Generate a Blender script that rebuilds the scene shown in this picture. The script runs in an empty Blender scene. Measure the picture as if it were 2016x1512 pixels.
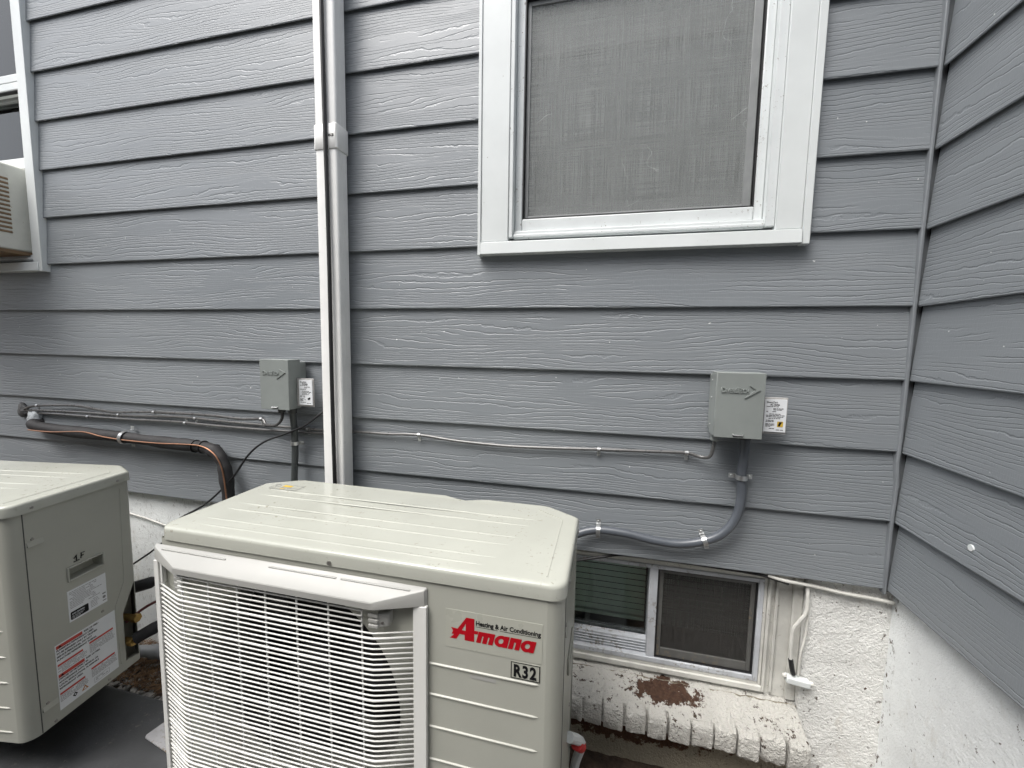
import bpy, bmesh, math, random
from mathutils import Vector, Matrix
rnd = random.Random(11)
SC = bpy.context.scene
COL = SC.collection

# ------------------------------------------------------------------ camera
cam = bpy.data.cameras.new('camera')
co = bpy.data.objects.new('camera', cam); COL.objects.link(co)
cam.sensor_fit = 'HORIZONTAL'; cam.sensor_width = 36.0
cam.lens = 805.07 / 2016 * 36.0
cam.clip_start = 0.02; cam.clip_end = 500
yaw, pit, rol = -0.2318, -0.0935, 0.01684
fw = Vector((math.sin(yaw)*math.cos(pit), math.cos(yaw)*math.cos(pit), math.sin(pit)))
rt = Vector((math.cos(yaw), -math.sin(yaw), 0)); up = rt.cross(fw)
r2 = math.cos(rol)*rt + math.sin(rol)*up; u2 = -math.sin(rol)*rt + math.cos(rol)*up
M = Matrix((r2, u2, -fw)).transposed().to_4x4(); M.translation = (0, -1.1823, 1.2748)
co.matrix_world = M
SC.camera = co

# ------------------------------------------------------------------ sky, sun, exposure
SUN_FROM = Vector((-0.36, -0.46, 1.0)).normalized()
W = bpy.data.worlds.new('World'); SC.world = W; W.use_nodes = True
nt = W.node_tree
sky = nt.nodes.new('ShaderNodeTexSky'); sky.sky_type = 'NISHITA'; sky.sun_disc = False
sky.sun_elevation = math.asin(SUN_FROM.z)
sky.sun_rotation = math.atan2(SUN_FROM.x, SUN_FROM.y)
sky.air_density = 1.0; sky.dust_density = 4.0; sky.ozone_density = 1.0
hs = nt.nodes.new('ShaderNodeHueSaturation'); hs.inputs['Saturation'].default_value = 0.34
bg = nt.nodes['Background']; bg.inputs['Strength'].default_value = 0.13
nt.links.new(sky.outputs[0], hs.inputs['Color']); nt.links.new(hs.outputs[0], bg.inputs['Color'])
sl = bpy.data.lights.new('sun', 'SUN'); sl.energy = 1.15; sl.angle = math.radians(32); sl.color = (1, 0.975, 0.94)
so = bpy.data.objects.new('sun', sl); COL.objects.link(so)
so.rotation_euler = (-SUN_FROM).to_track_quat('-Z', 'Y').to_euler(); so.location = (-4, -4, 6)
SC.view_settings.view_transform = 'Standard'; SC.view_settings.look = 'None'
SC.view_settings.gamma = 1; SC.view_settings.use_curve_mapping = False
SC.view_settings.exposure = 1.22

# ------------------------------------------------------------------ materials
def _mat(name):
    m = bpy.data.materials.new(name); m.use_nodes = True
    return m, m.node_tree, m.node_tree.nodes['Principled BSDF']
def N(nt, t, **kw):
    n = nt.nodes.new(t)
    for k, v in kw.items(): setattr(n, k, v)
    return n
def L(nt, a, b): nt.links.new(a, b)
def math_(nt, op, a, b=None, c=None):
    n = N(nt, 'ShaderNodeMath', operation=op)
    for i, v in enumerate((a, b, c)):
        if v is None: continue
        if hasattr(v, 'is_output'): L(nt, v, n.inputs[i])
        else: n.inputs[i].default_value = v
    return n.outputs[0]
def noise(nt, vec, scale, detail=3, rough=0.5):
    n = N(nt, 'ShaderNodeTexNoise'); n.inputs['Scale'].default_value = scale
    n.inputs['Detail'].default_value = detail; n.inputs['Roughness'].default_value = rough
    L(nt, vec, n.inputs['Vector']); return n.outputs['Fac']
def mapping(nt, vec, scale=(1,1,1), loc=(0,0,0)):
    n = N(nt, 'ShaderNodeMapping'); n.inputs['Scale'].default_value = scale; n.inputs['Location'].default_value = loc
    L(nt, vec, n.inputs['Vector']); return n.outputs[0]
def ramp(nt, fac, lo, hi):
    n = N(nt, 'ShaderNodeMapRange'); n.interpolation_type = 'SMOOTHSTEP'
    n.inputs['From Min'].default_value = lo; n.inputs['From Max'].default_value = hi
    L(nt, fac, n.inputs['Value']); return n.outputs[0]
def mixc(nt, fac, a, b):
    n = N(nt, 'ShaderNodeMix', data_type='RGBA')
    for v, i in ((fac, 0), (a, 6), (b, 7)):
        if hasattr(v, 'is_output'): L(nt, v, n.inputs[i])
        elif i == 0: n.inputs[0].default_value = v
        else: n.inputs[i].default_value = (*v, 1)
    return n.outputs[2]
def bump(nt, h, dist, strength=1.0, normal=None):
    n = N(nt, 'ShaderNodeBump'); n.inputs['Distance'].default_value = dist; n.inputs['Strength'].default_value = strength
    L(nt, h, n.inputs['Height'])
    if normal is not None: L(nt, normal, n.inputs['Normal'])
    return n.outputs[0]
def pm(name, col, rough=0.5, var=0.06, vs=9.0, bs=0, bd=0.001, metal=0.0, spec=0.5, dirt=0.0, dirtc=(0.16,0.13,0.09), ds=60):
    m, nt, p = _mat(name)
    pos = N(nt, 'ShaderNodeNewGeometry').outputs['Position']
    n1 = noise(nt, pos, vs, 4, 0.6)
    c2 = tuple(max(0, c*(1-2.2*var)) for c in col); c1 = tuple(min(1, c*(1+var)) for c in col)
    c = mixc(nt, ramp(nt, n1, 0.3, 0.72), c2, c1)
    if dirt > 0:
        d = math_(nt, 'MULTIPLY', ramp(nt, noise(nt, pos, ds, 3, 0.7), 0.72-dirt*0.22, 0.80-dirt*0.2), ramp(nt, noise(nt, pos, ds*0.12, 2), 0.42, 0.66))
        c = mixc(nt, d, c, dirtc)
    L(nt, c, p.inputs['Base Color'])
    rv = N(nt, 'ShaderNodeMapRange'); rv.inputs['To Min'].default_value = max(0.04, rough-0.07); rv.inputs['To Max'].default_value = min(1, rough+0.09)
    L(nt, noise(nt, pos, vs*3.1, 3), rv.inputs['Value']); L(nt, rv.outputs[0], p.inputs['Roughness'])
    p.inputs['Metallic'].default_value = metal; p.inputs['Specular IOR Level'].default_value = spec
    if bs: L(nt, bump(nt, noise(nt, pos, bs, 4, 0.6), bd), p.inputs['Normal'])
    return m

def siding_mat():
    m, nt, p = _mat('siding')
    oi = N(nt, 'ShaderNodeObjectInfo').outputs['Random']
    oc = N(nt, 'ShaderNodeTexCoord').outputs['Object']
    off = N(nt, 'ShaderNodeCombineXYZ')
    L(nt, math_(nt, 'MULTIPLY', oi, 37.0), off.inputs[0]); L(nt, math_(nt, 'MULTIPLY', oi, 3.0), off.inputs[1])
    va = N(nt, 'ShaderNodeVectorMath', operation='ADD'); L(nt, oc, va.inputs[0]); L(nt, off.outputs[0], va.inputs[1])
    v = va.outputs[0]
    # jagged offsets of the embossed lines
    wob = noise(nt, mapping(nt, v, (22, 1, 50)), 1.0, 3, 0.65)
    wob2 = noise(nt, mapping(nt, v, (120, 1, 40)), 1.0, 2, 0.6)
    big = noise(nt, mapping(nt, v, (2.0, 1, 15)), 1.0, 2.0, 0.4)
    sep = N(nt, 'ShaderNodeSeparateXYZ'); L(nt, oc, sep.inputs[0])
    f = math_(nt, 'MULTIPLY', big, 7.5)
    f = math_(nt, 'ADD', f, math_(nt, 'MULTIPLY', sep.outputs[2], 95.0))
    f = math_(nt, 'ADD', f, math_(nt, 'MULTIPLY', wob, 0.85))
    f = math_(nt, 'ADD', f, math_(nt, 'MULTIPLY', wob2, 0.25))
    fr = math_(nt, 'FRACT', f)
    d = math_(nt, 'ABSOLUTE', math_(nt, 'SUBTRACT', fr, 0.5))
    line = ramp(nt, d, 0.02, 0.15)                         # 0 in the groove
    gate = ramp(nt, noise(nt, mapping(nt, v, (4, 1, 26), (5, 0, 3)), 1.0, 2), 0.36, 0.46)
    groove = math_(nt, 'MULTIPLY', math_(nt, 'SUBTRACT', 1.0, line), gate)
    h = math_(nt, 'SUBTRACT', math_(nt, 'MULTIPLY', fr, 0.16), math_(nt, 'MULTIPLY', groove, 1.0))
    weave = noise(nt, mapping(nt, v, (420, 1, 90)), 1.0, 1)
    h = math_(nt, 'ADD', h, math_(nt, 'MULTIPLY', weave, 0.22))
    n1 = bump(nt, h, 0.00075, 1.0)
    n2 = bump(nt, noise(nt, mapping(nt, v, (0.9, 1, 4)), 1.0, 1), 0.003, 0.35, n1)
    L(nt, n2, p.inputs['Normal'])
    var = noise(nt, mapping(nt, v, (2.0, 1, 5)), 1.0, 3, 0.6)
    c = mixc(nt, ramp(nt, var, 0.25, 0.75), (0.178, 0.196, 0.211), (0.214, 0.232, 0.247))
    c = mixc(nt, math_(nt, 'MULTIPLY', oi, 0.6), c, (0.200, 0.216, 0.229))
    pos = N(nt, 'ShaderNodeNewGeometry').outputs['Position']
    spk = ramp(nt, noise(nt, pos, 95, 1), 0.80, 0.83)
    c = mixc(nt, spk, c, (0.62, 0.63, 0.63))
    L(nt, c, p.inputs['Base Color'])
    p.inputs['Roughness'].default_value = 0.43; p.inputs['Specular IOR Level'].default_value = 0.75
    return m

def stucco_mat(name, base, lump, peel, brown_box=None, edge_x=None, spots_amt=0.0):
    m, nt, p = _mat(name)
    pos = N(nt, 'ShaderNodeNewGeometry').outputs['Position']
    c = mixc(nt, ramp(nt, noise(nt, pos, 5, 5, 0.65), 0.3, 0.75), tuple(x*0.86 for x in base), base)
    spots = math_(nt, 'MULTIPLY', ramp(nt, noise(nt, pos, 70, 3, 0.7), 0.665, 0.70), ramp(nt, noise(nt, pos, 9, 2), 0.48, 0.60))
    spots = math_(nt, 'MULTIPLY', spots, peel)
    if spots_amt:
        extra = ramp(nt, noise(nt, pos, 55, 5, 0.75), 0.66-spots_amt, 0.675-spots_amt)
        spots = math_(nt, 'MAXIMUM', spots, math_(nt, 'MULTIPLY', extra, ramp(nt, noise(nt, pos, 8, 2), 0.45, 0.55)))
    if edge_x is not None:
        sx_ = N(nt, 'ShaderNodeSeparateXYZ'); L(nt, pos, sx_.inputs[0])
        near = math_(nt, 'SUBTRACT', 1.0, ramp(nt, math_(nt, 'ABSOLUTE', math_(nt, 'SUBTRACT', sx_.outputs[edge_x[0]], edge_x[1])), 0.004, 0.026))
        crk = ramp(nt, noise(nt, mapping(nt, pos, (1, 1, 0.45)), 85, 4, 0.75), 0.57, 0.60)
        spots = math_(nt, 'MAXIMUM', spots, math_(nt, 'MULTIPLY', math_(nt, 'MULTIPLY', crk, near), ramp(nt, noise(nt, pos, 11, 2), 0.44, 0.52)))
    c = mixc(nt, spots, c, (0.085, 0.062, 0.045))
    st = math_(nt, 'MULTIPLY', ramp(nt, noise(nt, mapping(nt, pos, (1, 1, 0.5)), 13, 4, 0.7), 0.56, 0.76), 0.35*peel)
    c = mixc(nt, st, c, (0.42, 0.36, 0.27))
    if brown_box:
        # bare patch where the paint has flaked off the brick
        (cx, cy, cz), (sx, sy, sz), thr, colr = brown_box
        vm = mapping(nt, pos, (1/sx, 1/sy, 1/sz), (-cx/sx, -cy/sy, -cz/sz))
        ln = N(nt, 'ShaderNodeVectorMath', operation='LENGTH'); L(nt, vm, ln.inputs[0])
        e = math_(nt, 'ADD', ln.outputs['Value'], math_(nt, 'MULTIPLY', math_(nt, 'SUBTRACT', noise(nt, pos, 38, 5, 0.72), 0.5), 2.6))
        k = math_(nt, 'SUBTRACT', 1.0, ramp(nt, e, thr-0.08, thr+0.05))
        bc = mixc(nt, ramp(nt, noise(nt, pos, 90, 4, 0.7), 0.3, 0.7), tuple(x*0.55 for x in colr), colr)
        c = mixc(nt, k, c, bc)
    L(nt, c, p.inputs['Base Color'])
    h = math_(nt, 'ADD', noise(nt, pos, 210, 3, 0.65), math_(nt, 'MULTIPLY', noise(nt, pos, 75, 4, 0.6), 1.2))
    b = bump(nt, h, lump)
    L(nt, b, p.inputs['Normal']); p.inputs['Roughness'].default_value = 0.78; p.inputs['Specular IOR Level'].default_value = 0.3
    return m

def glass_mat(name, tint, reflect=1.0):
    m, nt, p = _mat(name); nt.nodes.remove(p)
    out = nt.nodes['Material Output']
    g = N(nt, 'ShaderNodeBsdfGlossy'); g.inputs['Roughness'].default_value = 0.02; g.inputs['Color'].default_value = (0.9*reflect, 0.92*reflect, 0.93*reflect, 1)
    t = N(nt, 'ShaderNodeBsdfTransparent'); t.inputs['Color'].default_value = (*tint, 1)
    fr = N(nt, 'ShaderNodeFresnel'); fr.inputs['IOR'].default_value = 1.5
    mx = N(nt, 'ShaderNodeMixShader'); L(nt, fr.outputs[0], mx.inputs[0]); L(nt, t.outputs[0], mx.inputs[1]); L(nt, g.outputs[0], mx.inputs[2])
    L(nt, mx.outputs[0], out.inputs['Surface']); return m

def screen_mat(name, col, cover, scratch=True):
    m, nt, p = _mat(name); out = nt.nodes['Material Output']
    pos = N(nt, 'ShaderNodeNewGeometry').outputs['Position']
    t = N(nt, 'ShaderNodeBsdfTransparent')
    # woven threads: long streaks in both directions
    a = noise(nt, mapping(nt, pos, (560, 1, 6)), 1.0, 2); b = noise(nt, mapping(nt, pos, (6, 1, 560)), 1.0, 2)
    w = math_(nt, 'ADD', math_(nt, 'MULTIPLY', math_(nt, 'SUBTRACT', a, 0.5), 0.9), math_(nt, 'MULTIPLY', math_(nt, 'SUBTRACT', b, 0.5), 0.62))
    fac = math_(nt, 'ADD', w, cover)
    cl = N(nt, 'ShaderNodeClamp'); L(nt, fac, cl.inputs['Value'])
    f2 = cl.outputs[0]
    c = col
    if scratch:
        sc = N(nt, 'ShaderNodeTexVoronoi', feature='DISTANCE_TO_EDGE'); sc.inputs['Scale'].default_value = 4.2
        dist = noise(nt, pos, 7, 3); vv = N(nt, 'ShaderNodeVectorMath', operation='ADD'); cx = N(nt, 'ShaderNodeCombineXYZ')
        L(nt, math_(nt, 'MULTIPLY', dist, 0.25), cx.inputs[0]); L(nt, math_(nt, 'MULTIPLY', dist, 0.2), cx.inputs[2])
        L(nt, pos, vv.inputs[0]); L(nt, cx.outputs[0], vv.inputs[1]); L(nt, vv.outputs[0], sc.inputs['Vector'])
        ln = math_(nt, 'SUBTRACT', 1.0, ramp(nt, sc.outputs['Distance'], 0.0, 0.005))
        ln = math_(nt, 'MULTIPLY', ln, ramp(nt, noise(nt, pos, 6, 2), 0.58, 0.68))
        c = mixc(nt, ln, col, tuple(min(1, x*1.5) for x in col))
        f2 = math_(nt, 'ADD', f2, math_(nt, 'MULTIPLY', ln, 0.25))
        L(nt, c, p.inputs['Base Color'])
    else: p.inputs['Base Color'].default_value = (*col, 1)
    p.inputs['Roughness'].default_value = 0.7
    mx = N(nt, 'ShaderNodeMixShader'); L(nt, f2, mx.inputs[0]); L(nt, t.outputs[0], mx.inputs[1]); L(nt, p.outputs[0], mx.inputs[2])
    L(nt, mx.outputs[0], out.inputs['Surface']); return m

MT = {}
MT['siding'] = siding_mat()
MT['shade_wall'] = pm('shade_wall', (0.30, 0.30, 0.29), 0.8, 0.05, 3)
MT['trim_grey'] = pm('trim_grey', (0.19, 0.205, 0.218), 0.4, 0.05, 12)
MT['white_alu'] = pm('white_alu', (0.66, 0.69, 0.685), 0.38, 0.025, 6, dirt=0.12, ds=80)
MT['white_vinyl'] = pm('white_vinyl', (0.66, 0.69, 0.69), 0.35, 0.03, 8, dirt=0.5, ds=120)
MT['old_white'] = pm('old_white', (0.60, 0.595, 0.555), 0.5, 0.09, 10, bs=60, bd=0.0010, dirt=0.55, ds=110, dirtc=(0.25,0.22,0.18))
MT['mill_alu'] = pm('mill_alu', (0.50, 0.52, 0.55), 0.42, 0.08, 14, dirt=0.9, ds=90)
MT['downspout'] = pm('downspout', (0.82, 0.82, 0.80), 0.30, 0.03, 7, dirt=0.1, ds=60)
MT['black_rubber'] = pm('black_rubber', (0.010, 0.010, 0.011), 0.55, 0.1, 20)
MT['black_foam'] = pm('black_foam', (0.020, 0.019, 0.020), 0.7, 0.2, 18, bs=70, bd=0.001)
MT['copper_wire'] = pm('copper_wire', (0.34, 0.175, 0.105), 0.38, 0.08, 30, metal=0.7)
MT['cable_grey'] = pm('cable_grey', (0.085, 0.084, 0.083), 0.28, 0.1, 20)
MT['conduit'] = pm('conduit', (0.085, 0.095, 0.11), 0.34, 0.06, 15)
MT['conduit_dark'] = pm('conduit_dark', (0.055, 0.062, 0.062), 0.42, 0.06, 15)
MT['zinc'] = pm('zinc', (0.62, 0.63, 0.63), 0.30, 0.1, 60, metal=0.9)
MT['screw'] = pm('screw', (0.34, 0.33, 0.31), 0.35, 0.1, 60, metal=0.8)
MT['box_grey'] = pm('box_grey', (0.235, 0.255, 0.245), 0.42, 0.03, 12)
MT['fitting_dark'] = pm('fitting_dark', (0.05, 0.052, 0.052), 0.5, 0.08, 30)
MT['clear_plastic'] = pm('clear_plastic', (0.42, 0.41, 0.40), 0.2, 0.1, 30)
MT['paper'] = pm('paper', (0.74, 0.76, 0.78), 0.5, 0.02, 20)
MT['ink'] = pm('ink', (0.008, 0.008, 0.009), 0.6, 0.05, 30, spec=0.15)
MT['ink_grey'] = pm('ink_grey', (0.22, 0.22, 0.23), 0.5, 0.05, 30)
MT['ink_red'] = pm('ink_red', (0.50, 0.045, 0.03), 0.45, 0.05, 30)
MT['logo_red'] = pm('logo_red', (0.40, 0.004, 0.012), 0.45, 0.04, 30, spec=0.25)
MT['ink_yellow'] = pm('ink_yellow', (0.62, 0.42, 0.05), 0.5, 0.05, 30)
MT['ink_orange'] = pm('ink_orange', (0.45, 0.17, 0.03), 0.5, 0.05, 30)
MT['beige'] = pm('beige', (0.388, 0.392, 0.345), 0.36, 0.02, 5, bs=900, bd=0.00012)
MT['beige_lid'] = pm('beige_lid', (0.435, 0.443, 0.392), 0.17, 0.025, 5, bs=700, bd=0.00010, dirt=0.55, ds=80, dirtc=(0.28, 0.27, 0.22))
MT['guard_white'] = pm('guard_white', (0.365, 0.365, 0.345), 0.38, 0.02, 8)
MT['bar_white'] = pm('bar_white', (0.72, 0.72, 0.69), 0.35, 0.02, 8)
MT['sticker'] = pm('sticker', (0.40, 0.405, 0.352), 0.28, 0.02, 5)
MT['unit_dark'] = pm('unit_dark', (0.010, 0.010, 0.010), 0.6, 0.2, 20)
MT['shroud'] = pm('shroud', (0.30, 0.30, 0.26), 0.5, 0.08, 12)
MT['foil'] = pm('foil', (0.26, 0.27, 0.27), 0.3, 0.3, 30, metal=0.5)
MT['brass'] = pm('brass', (0.55, 0.36, 0.12), 0.35, 0.1, 30, metal=0.9)
MT['pad'] = pm('pad', (0.045, 0.047, 0.050), 0.62, 0.12, 7, bs=240, bd=0.0006, dirt=0.6, dirtc=(0.13, 0.12, 0.10))
MT['foot_plate'] = pm('foot_plate', (0.30, 0.30, 0.31), 0.45, 0.06, 20, dirt=0.9, ds=110)
MT['soil'] = pm('soil', (0.090, 0.062, 0.045), 0.95, 0.25, 14, bs=60, bd=0.02)
MT['pebble'] = pm('pebble', (0.30, 0.285, 0.26), 0.75, 0.30, 45)
MT['needle'] = pm('needle', (0.20, 0.115, 0.055), 0.8, 0.25, 50)
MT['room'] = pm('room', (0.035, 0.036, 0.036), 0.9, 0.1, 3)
MT['curtain'] = pm('curtain', (0.75, 0.76, 0.75), 0.9, 0.05, 8)
MT['blind'] = pm('blind', (0.62, 0.74, 0.66), 0.6, 0.06, 6)
MT['glass'] = glass_mat('glass', (0.80, 0.83, 0.82))
MT['glass_dark'] = glass_mat('glass_dark', (0.93, 0.96, 0.94))
MT['screen'] = screen_mat('screen', (0.27, 0.285, 0.28), 0.50)
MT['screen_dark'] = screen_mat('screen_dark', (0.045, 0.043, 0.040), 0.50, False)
MT['screen_frame'] = pm('screen_frame', (0.25, 0.26, 0.26), 0.5, 0.06, 20)
MT['bronze_frame'] = pm('bronze_frame', (0.10, 0.10, 0.095), 0.5, 0.08, 20, dirt=0.8)
MT['ac_beige'] = pm('ac_beige', (0.66, 0.66, 0.60), 0.45, 0.04, 10, dirt=0.4, dirtc=(0.35, 0.22, 0.10))
MT['ac_brown'] = pm('ac_brown', (0.20, 0.13, 0.07), 0.6, 0.1, 20)
MT['foam_white'] = pm('foam_white', (0.45, 0.48, 0.50), 0.7, 0.1, 40, bs=90, bd=0.006)
MT['putty'] = pm('putty', (0.10, 0.10, 0.10), 0.7, 0.2, 60, bs=90, bd=0.005)
MT['pvc'] = pm('pvc', (0.28, 0.29, 0.30), 0.4, 0.05, 12)
MT['red_plastic'] = pm('red_plastic', (0.5, 0.03, 0.03), 0.4, 0.05, 12)
MT['dark_red'] = pm('dark_red', (0.09, 0.022, 0.02), 0.45, 0.05, 12)
MT['stucco'] = stucco_mat('stucco', (0.82, 0.82, 0.79), 0.0042, 1.0, None, (0, 0.735), 0.03)
MT['stucco_side'] = stucco_mat('stucco_side', (0.82, 0.845, 0.84), 0.0016, 1.0, None, (1, 0.012), 0.01)
MT['brick_paint'] = stucco_mat('brick_paint', (0.74, 0.725, 0.675), 0.011, 1.0, ((0.190, 0.005, 0.275), (0.115, 0.045, 0.06), 0.80, (0.115, 0.062, 0.040)), None, 0.075)
MT['low_wall'] = stucco_mat('low_wall', (0.40, 0.36, 0.28), 0.008, 1.0, ((0.05, 0.02, 0.12), (0.30, 0.2, 0.055), 1.0, (0.12, 0.06, 0.035)))

# ------------------------------------------------------------------ mesh helpers
def box(bm, x0, x1, y0, y1, z0, z1, M=None):
    v = [bm.verts.new(M @ Vector(p) if M else p) for p in ((x0,y0,z0),(x1,y0,z0),(x1,y1,z0),(x0,y1,z0),(x0,y0,z1),(x1,y0,z1),(x1,y1,z1),(x0,y1,z1))]
    for f in ((0,3,2,1),(4,5,6,7),(0,1,5,4),(1,2,6,5),(2,3,7,6),(3,0,4,7)): bm.faces.new([v[i] for i in f])
def prism(bm, pts, a, b, axis='z', caps=True):
    def P(p, t): return {'z': (p[0], p[1], t), 'x': (t, p[0], p[1]), 'y': (p[0], t, p[1])}[axis]
    A = [bm.verts.new(P(p, a)) for p in pts]; B = [bm.verts.new(P(p, b)) for p in pts]
    n = len(pts)
    for i in range(n): bm.faces.new((A[i], A[(i+1) % n], B[(i+1) % n], B[i]))
    if caps: bm.faces.new(A[::-1]); bm.faces.new(B)
def loft(bm, rings, cap0=True, cap1=True):
    R = [[bm.verts.new(p) for p in r] for r in rings]; n = len(R[0])
    for a, b in zip(R, R[1:]):
        for i in range(n): bm.faces.new((a[i], a[(i+1) % n], b[(i+1) % n], b[i]))
    if cap0: bm.faces.new(R[0][::-1])
    if cap1: bm.faces.new(R[-1])
def spline(pts, sub=6):
    P = [Vector(p) for p in pts]; out = []
    for i in range(len(P)-1):
        p0 = P[max(i-1, 0)]; p1 = P[i]; p2 = P[i+1]; p3 = P[min(i+2, len(P)-1)]
        for k in range(sub):
            t = k/sub
            out.append(0.5*((2*p1)+(p2-p0)*t+(2*p0-5*p1+4*p2-p3)*t*t+(3*p1-p0-3*p2+p3)*t**3))
    out.append(P[-1]); return out
def tube(bm, pts, r, seg=10, smooth=0, radii=None, flat=None):
    P = spline(pts, smooth) if smooth else [Vector(p) for p in pts]
    rings = []; n0 = None
    for i, p in enumerate(P):
        t = (P[min(i+1, len(P)-1)] - P[max(i-1, 0)]).normalized()
        if n0 is None:
            n0 = t.cross(Vector((0.13, 0.31, 0.94))); n0.normalize()
        n0 = (n0 - t*n0.dot(t)).normalized(); b = t.cross(n0)
        rr = radii(i/(len(P)-1), p) if radii else r
        rings.append([p + rr*(math.cos(2*math.pi*k/seg)*n0 + math.sin(2*math.pi*k/seg)*b) for k in range(seg)])
    loft(bm, rings)
def cyl(bm, c, d, r, h, seg=16, r1=None):
    c = Vector(c); d = Vector(d).normalized()
    u = d.orthogonal().normalized(); v = d.cross(u); r1 = r if r1 is None else r1
    loft(bm, [[c + q*d*1.0 + rr*(math.cos(2*math.pi*k/seg)*u + math.sin(2*math.pi*k/seg)*v) for k in range(seg)] for q, rr in ((0, r), (h, r1))])
def obj(name, bm, mat, parent=None, smooth=True, bevel=0, seg=2, angle=35):
    if isinstance(bm, bpy.types.Mesh): me = bm
    else:
        bmesh.ops.recalc_face_normals(bm, faces=bm.faces)
        me = bpy.data.meshes.new(name); bm.to_mesh(me); bm.free()
        me.materials.append(MT[mat])
        if smooth:
            me.polygons.foreach_set('use_smooth', [True]*len(me.polygons))
            try: me.set_sharp_from_angle(angle=math.radians(angle))
            except Exception: pass
    o = bpy.data.objects.new(name, me); COL.objects.link(o)
    if parent: o.parent = parent
    if bevel:
        b = o.modifiers.new('bevel', 'BEVEL'); b.width = bevel; b.segments = seg; b.limit_method = 'ANGLE'; b.angle_limit = math.radians(40); b.harden_normals = False
    return o
def B(): return bmesh.new()
def tag(o, label, cat, group=None, kind=None):
    if label: o['label'] = label
    if cat: o['category'] = cat
    if group: o['group'] = group
    if kind: o['kind'] = kind
    return o
def thing(name, loc, label, cat, group=None, rz=0):
    o = bpy.data.objects.new(name, None); COL.objects.link(o); o.location = loc; o.rotation_euler = (0, 0, rz); o.empty_display_size = 0.1
    return tag(o, label, cat, group)
def boxobj(name, d, mat, parent=None, bevel=0.0, seg=2):
    bm = B(); box(bm, *d); return obj(name, bm, mat, parent, bevel=bevel, seg=seg)
def add_text(bm, s, size, M, shear=0.0, offset=0.0, extrude=0.0, sx=1.0, space=1.0, align='LEFT'):
    cu = bpy.data.curves.new('t', 'FONT'); cu.body = s; cu.size = size; cu.shear = shear; cu.offset = offset; cu.extrude = extrude
    cu.space_character = space; cu.align_x = align; cu.resolution_u = 3
    o = bpy.data.objects.new('t', cu); COL.objects.link(o)
    dg = bpy.context.evaluated_depsgraph_get()
    me = bpy.data.meshes.new_from_object(o.evaluated_get(dg))
    me.transform(M @ Matrix.Diagonal((sx, 1, 1, 1)))
    bm.from_mesh(me)
    bpy.data.objects.remove(o); bpy.data.curves.remove(cu); bpy.data.meshes.remove(me)
def frame(o, ex, ey):
    ex = Vector(ex); ey = Vector(ey); ez = ex.cross(ey)
    m = Matrix((ex, ey, ez)).transposed().to_4x4(); m.translation = o; return m
def quad(bm, M, x0, x1, y0, y1, z=0.0):
    bm.faces.new([bm.verts.new(M @ Vector(p)) for p in ((x0,y0,z),(x1,y0,z),(x1,y1,z),(x0,y1,z))])
def poly(bm, M, pts, z=0.0, ex=0.0):
    if ex:
        A = [bm.verts.new(M @ Vector((p[0], p[1], z))) for p in pts]; Bv = [bm.verts.new(M @ Vector((p[0], p[1], z+ex))) for p in pts]
        n = len(pts)
        for i in range(n): bm.faces.new((A[i], A[(i+1) % n], Bv[(i+1) % n], Bv[i]))
        bm.faces.new(Bv); bm.faces.new(A[::-1])
    else: bm.faces.new([bm.verts.new(M @ Vector((p[0], p[1], z))) for p in pts])

# ------------------------------------------------------------------ ground
bm = B(); n = 40
def gz(x, y): return 0.004*math.sin(x*5+y*3) + 0.003*math.sin(x*11-y*7)
bmesh.ops.create_grid(bm, x_segments=n, y_segments=n, size=60)
for v in bm.verts: v.co.z = -0.002
tag(obj('ground', bm, 'soil'), 'brown soil yard', None, kind='structure')
# gravel and pine straw between the units and the foundation
bm = B()
ico = B(); bmesh.ops.create_icosphere(ico, subdivisions=1, radius=1); IV = [v.co.copy() for v in ico.verts]; IF = [[v.index for v in f.verts] for f in ico.faces]; ico.free()
for i in range(3300):
    x = rnd.uniform(-2.5, -0.9); y = rnd.uniform(-0.42, 0.02)
    if y > -0.14 and rnd.random() < 0.55: continue
    r = rnd.uniform(0.006, 0.013)
    a = rnd.uniform(0, 6.28); sx, sy, sz = r*rnd.uniform(0.9, 1.4), r*rnd.uniform(0.7, 1.1), r*rnd.uniform(0.5, 0.8)
    R = Matrix.Rotation(a, 3, 'Z') @ Matrix.Rotation(rnd.uniform(-0.5, 0.5), 3, 'X'); c = Vector((x, y, rnd.uniform(0.0, 0.016)))
    vs = [bm.verts.new(c + R @ Vector((p.x*sx*rnd.uniform(0.85, 1.1), p.y*sy, p.z*sz))) for p in IV]
    for f in IF: bm.faces.new([vs[k] for k in f])
tag(obj('gravel', bm, 'pebble'), 'small grey brown pebbles on the ground between the two units', None, kind='stuff')
bm = B()
for i in range(2600):
    x = rnd.uniform(-2.4, -0.9); y = rnd.uniform(-0.17, 0.028)
    l = rnd.uniform(0.03, 0.075); a = rnd.uniform(0, 3.14); z = rnd.uniform(0.012, 0.034)
    d = Vector((math.cos(a), math.sin(a), rnd.uniform(-0.12, 0.12)))*l; s = Vector((-math.sin(a), math.cos(a), 0.4))*0.0011
    p = Vector((x, y, z)); q = p + d*0.5 + Vector((0, 0, 0.004))
    vs = [bm.verts.new(k) for k in (p-s, p+s, q+s, q-s, p+d)]
    bm.faces.new(vs[:4]); bm.faces.new((vs[3], vs[2], vs[4]))
tag(obj('pine_straw', bm, 'needle', smooth=False), 'brown pine straw along the foundation', None, kind='stuff')

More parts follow.
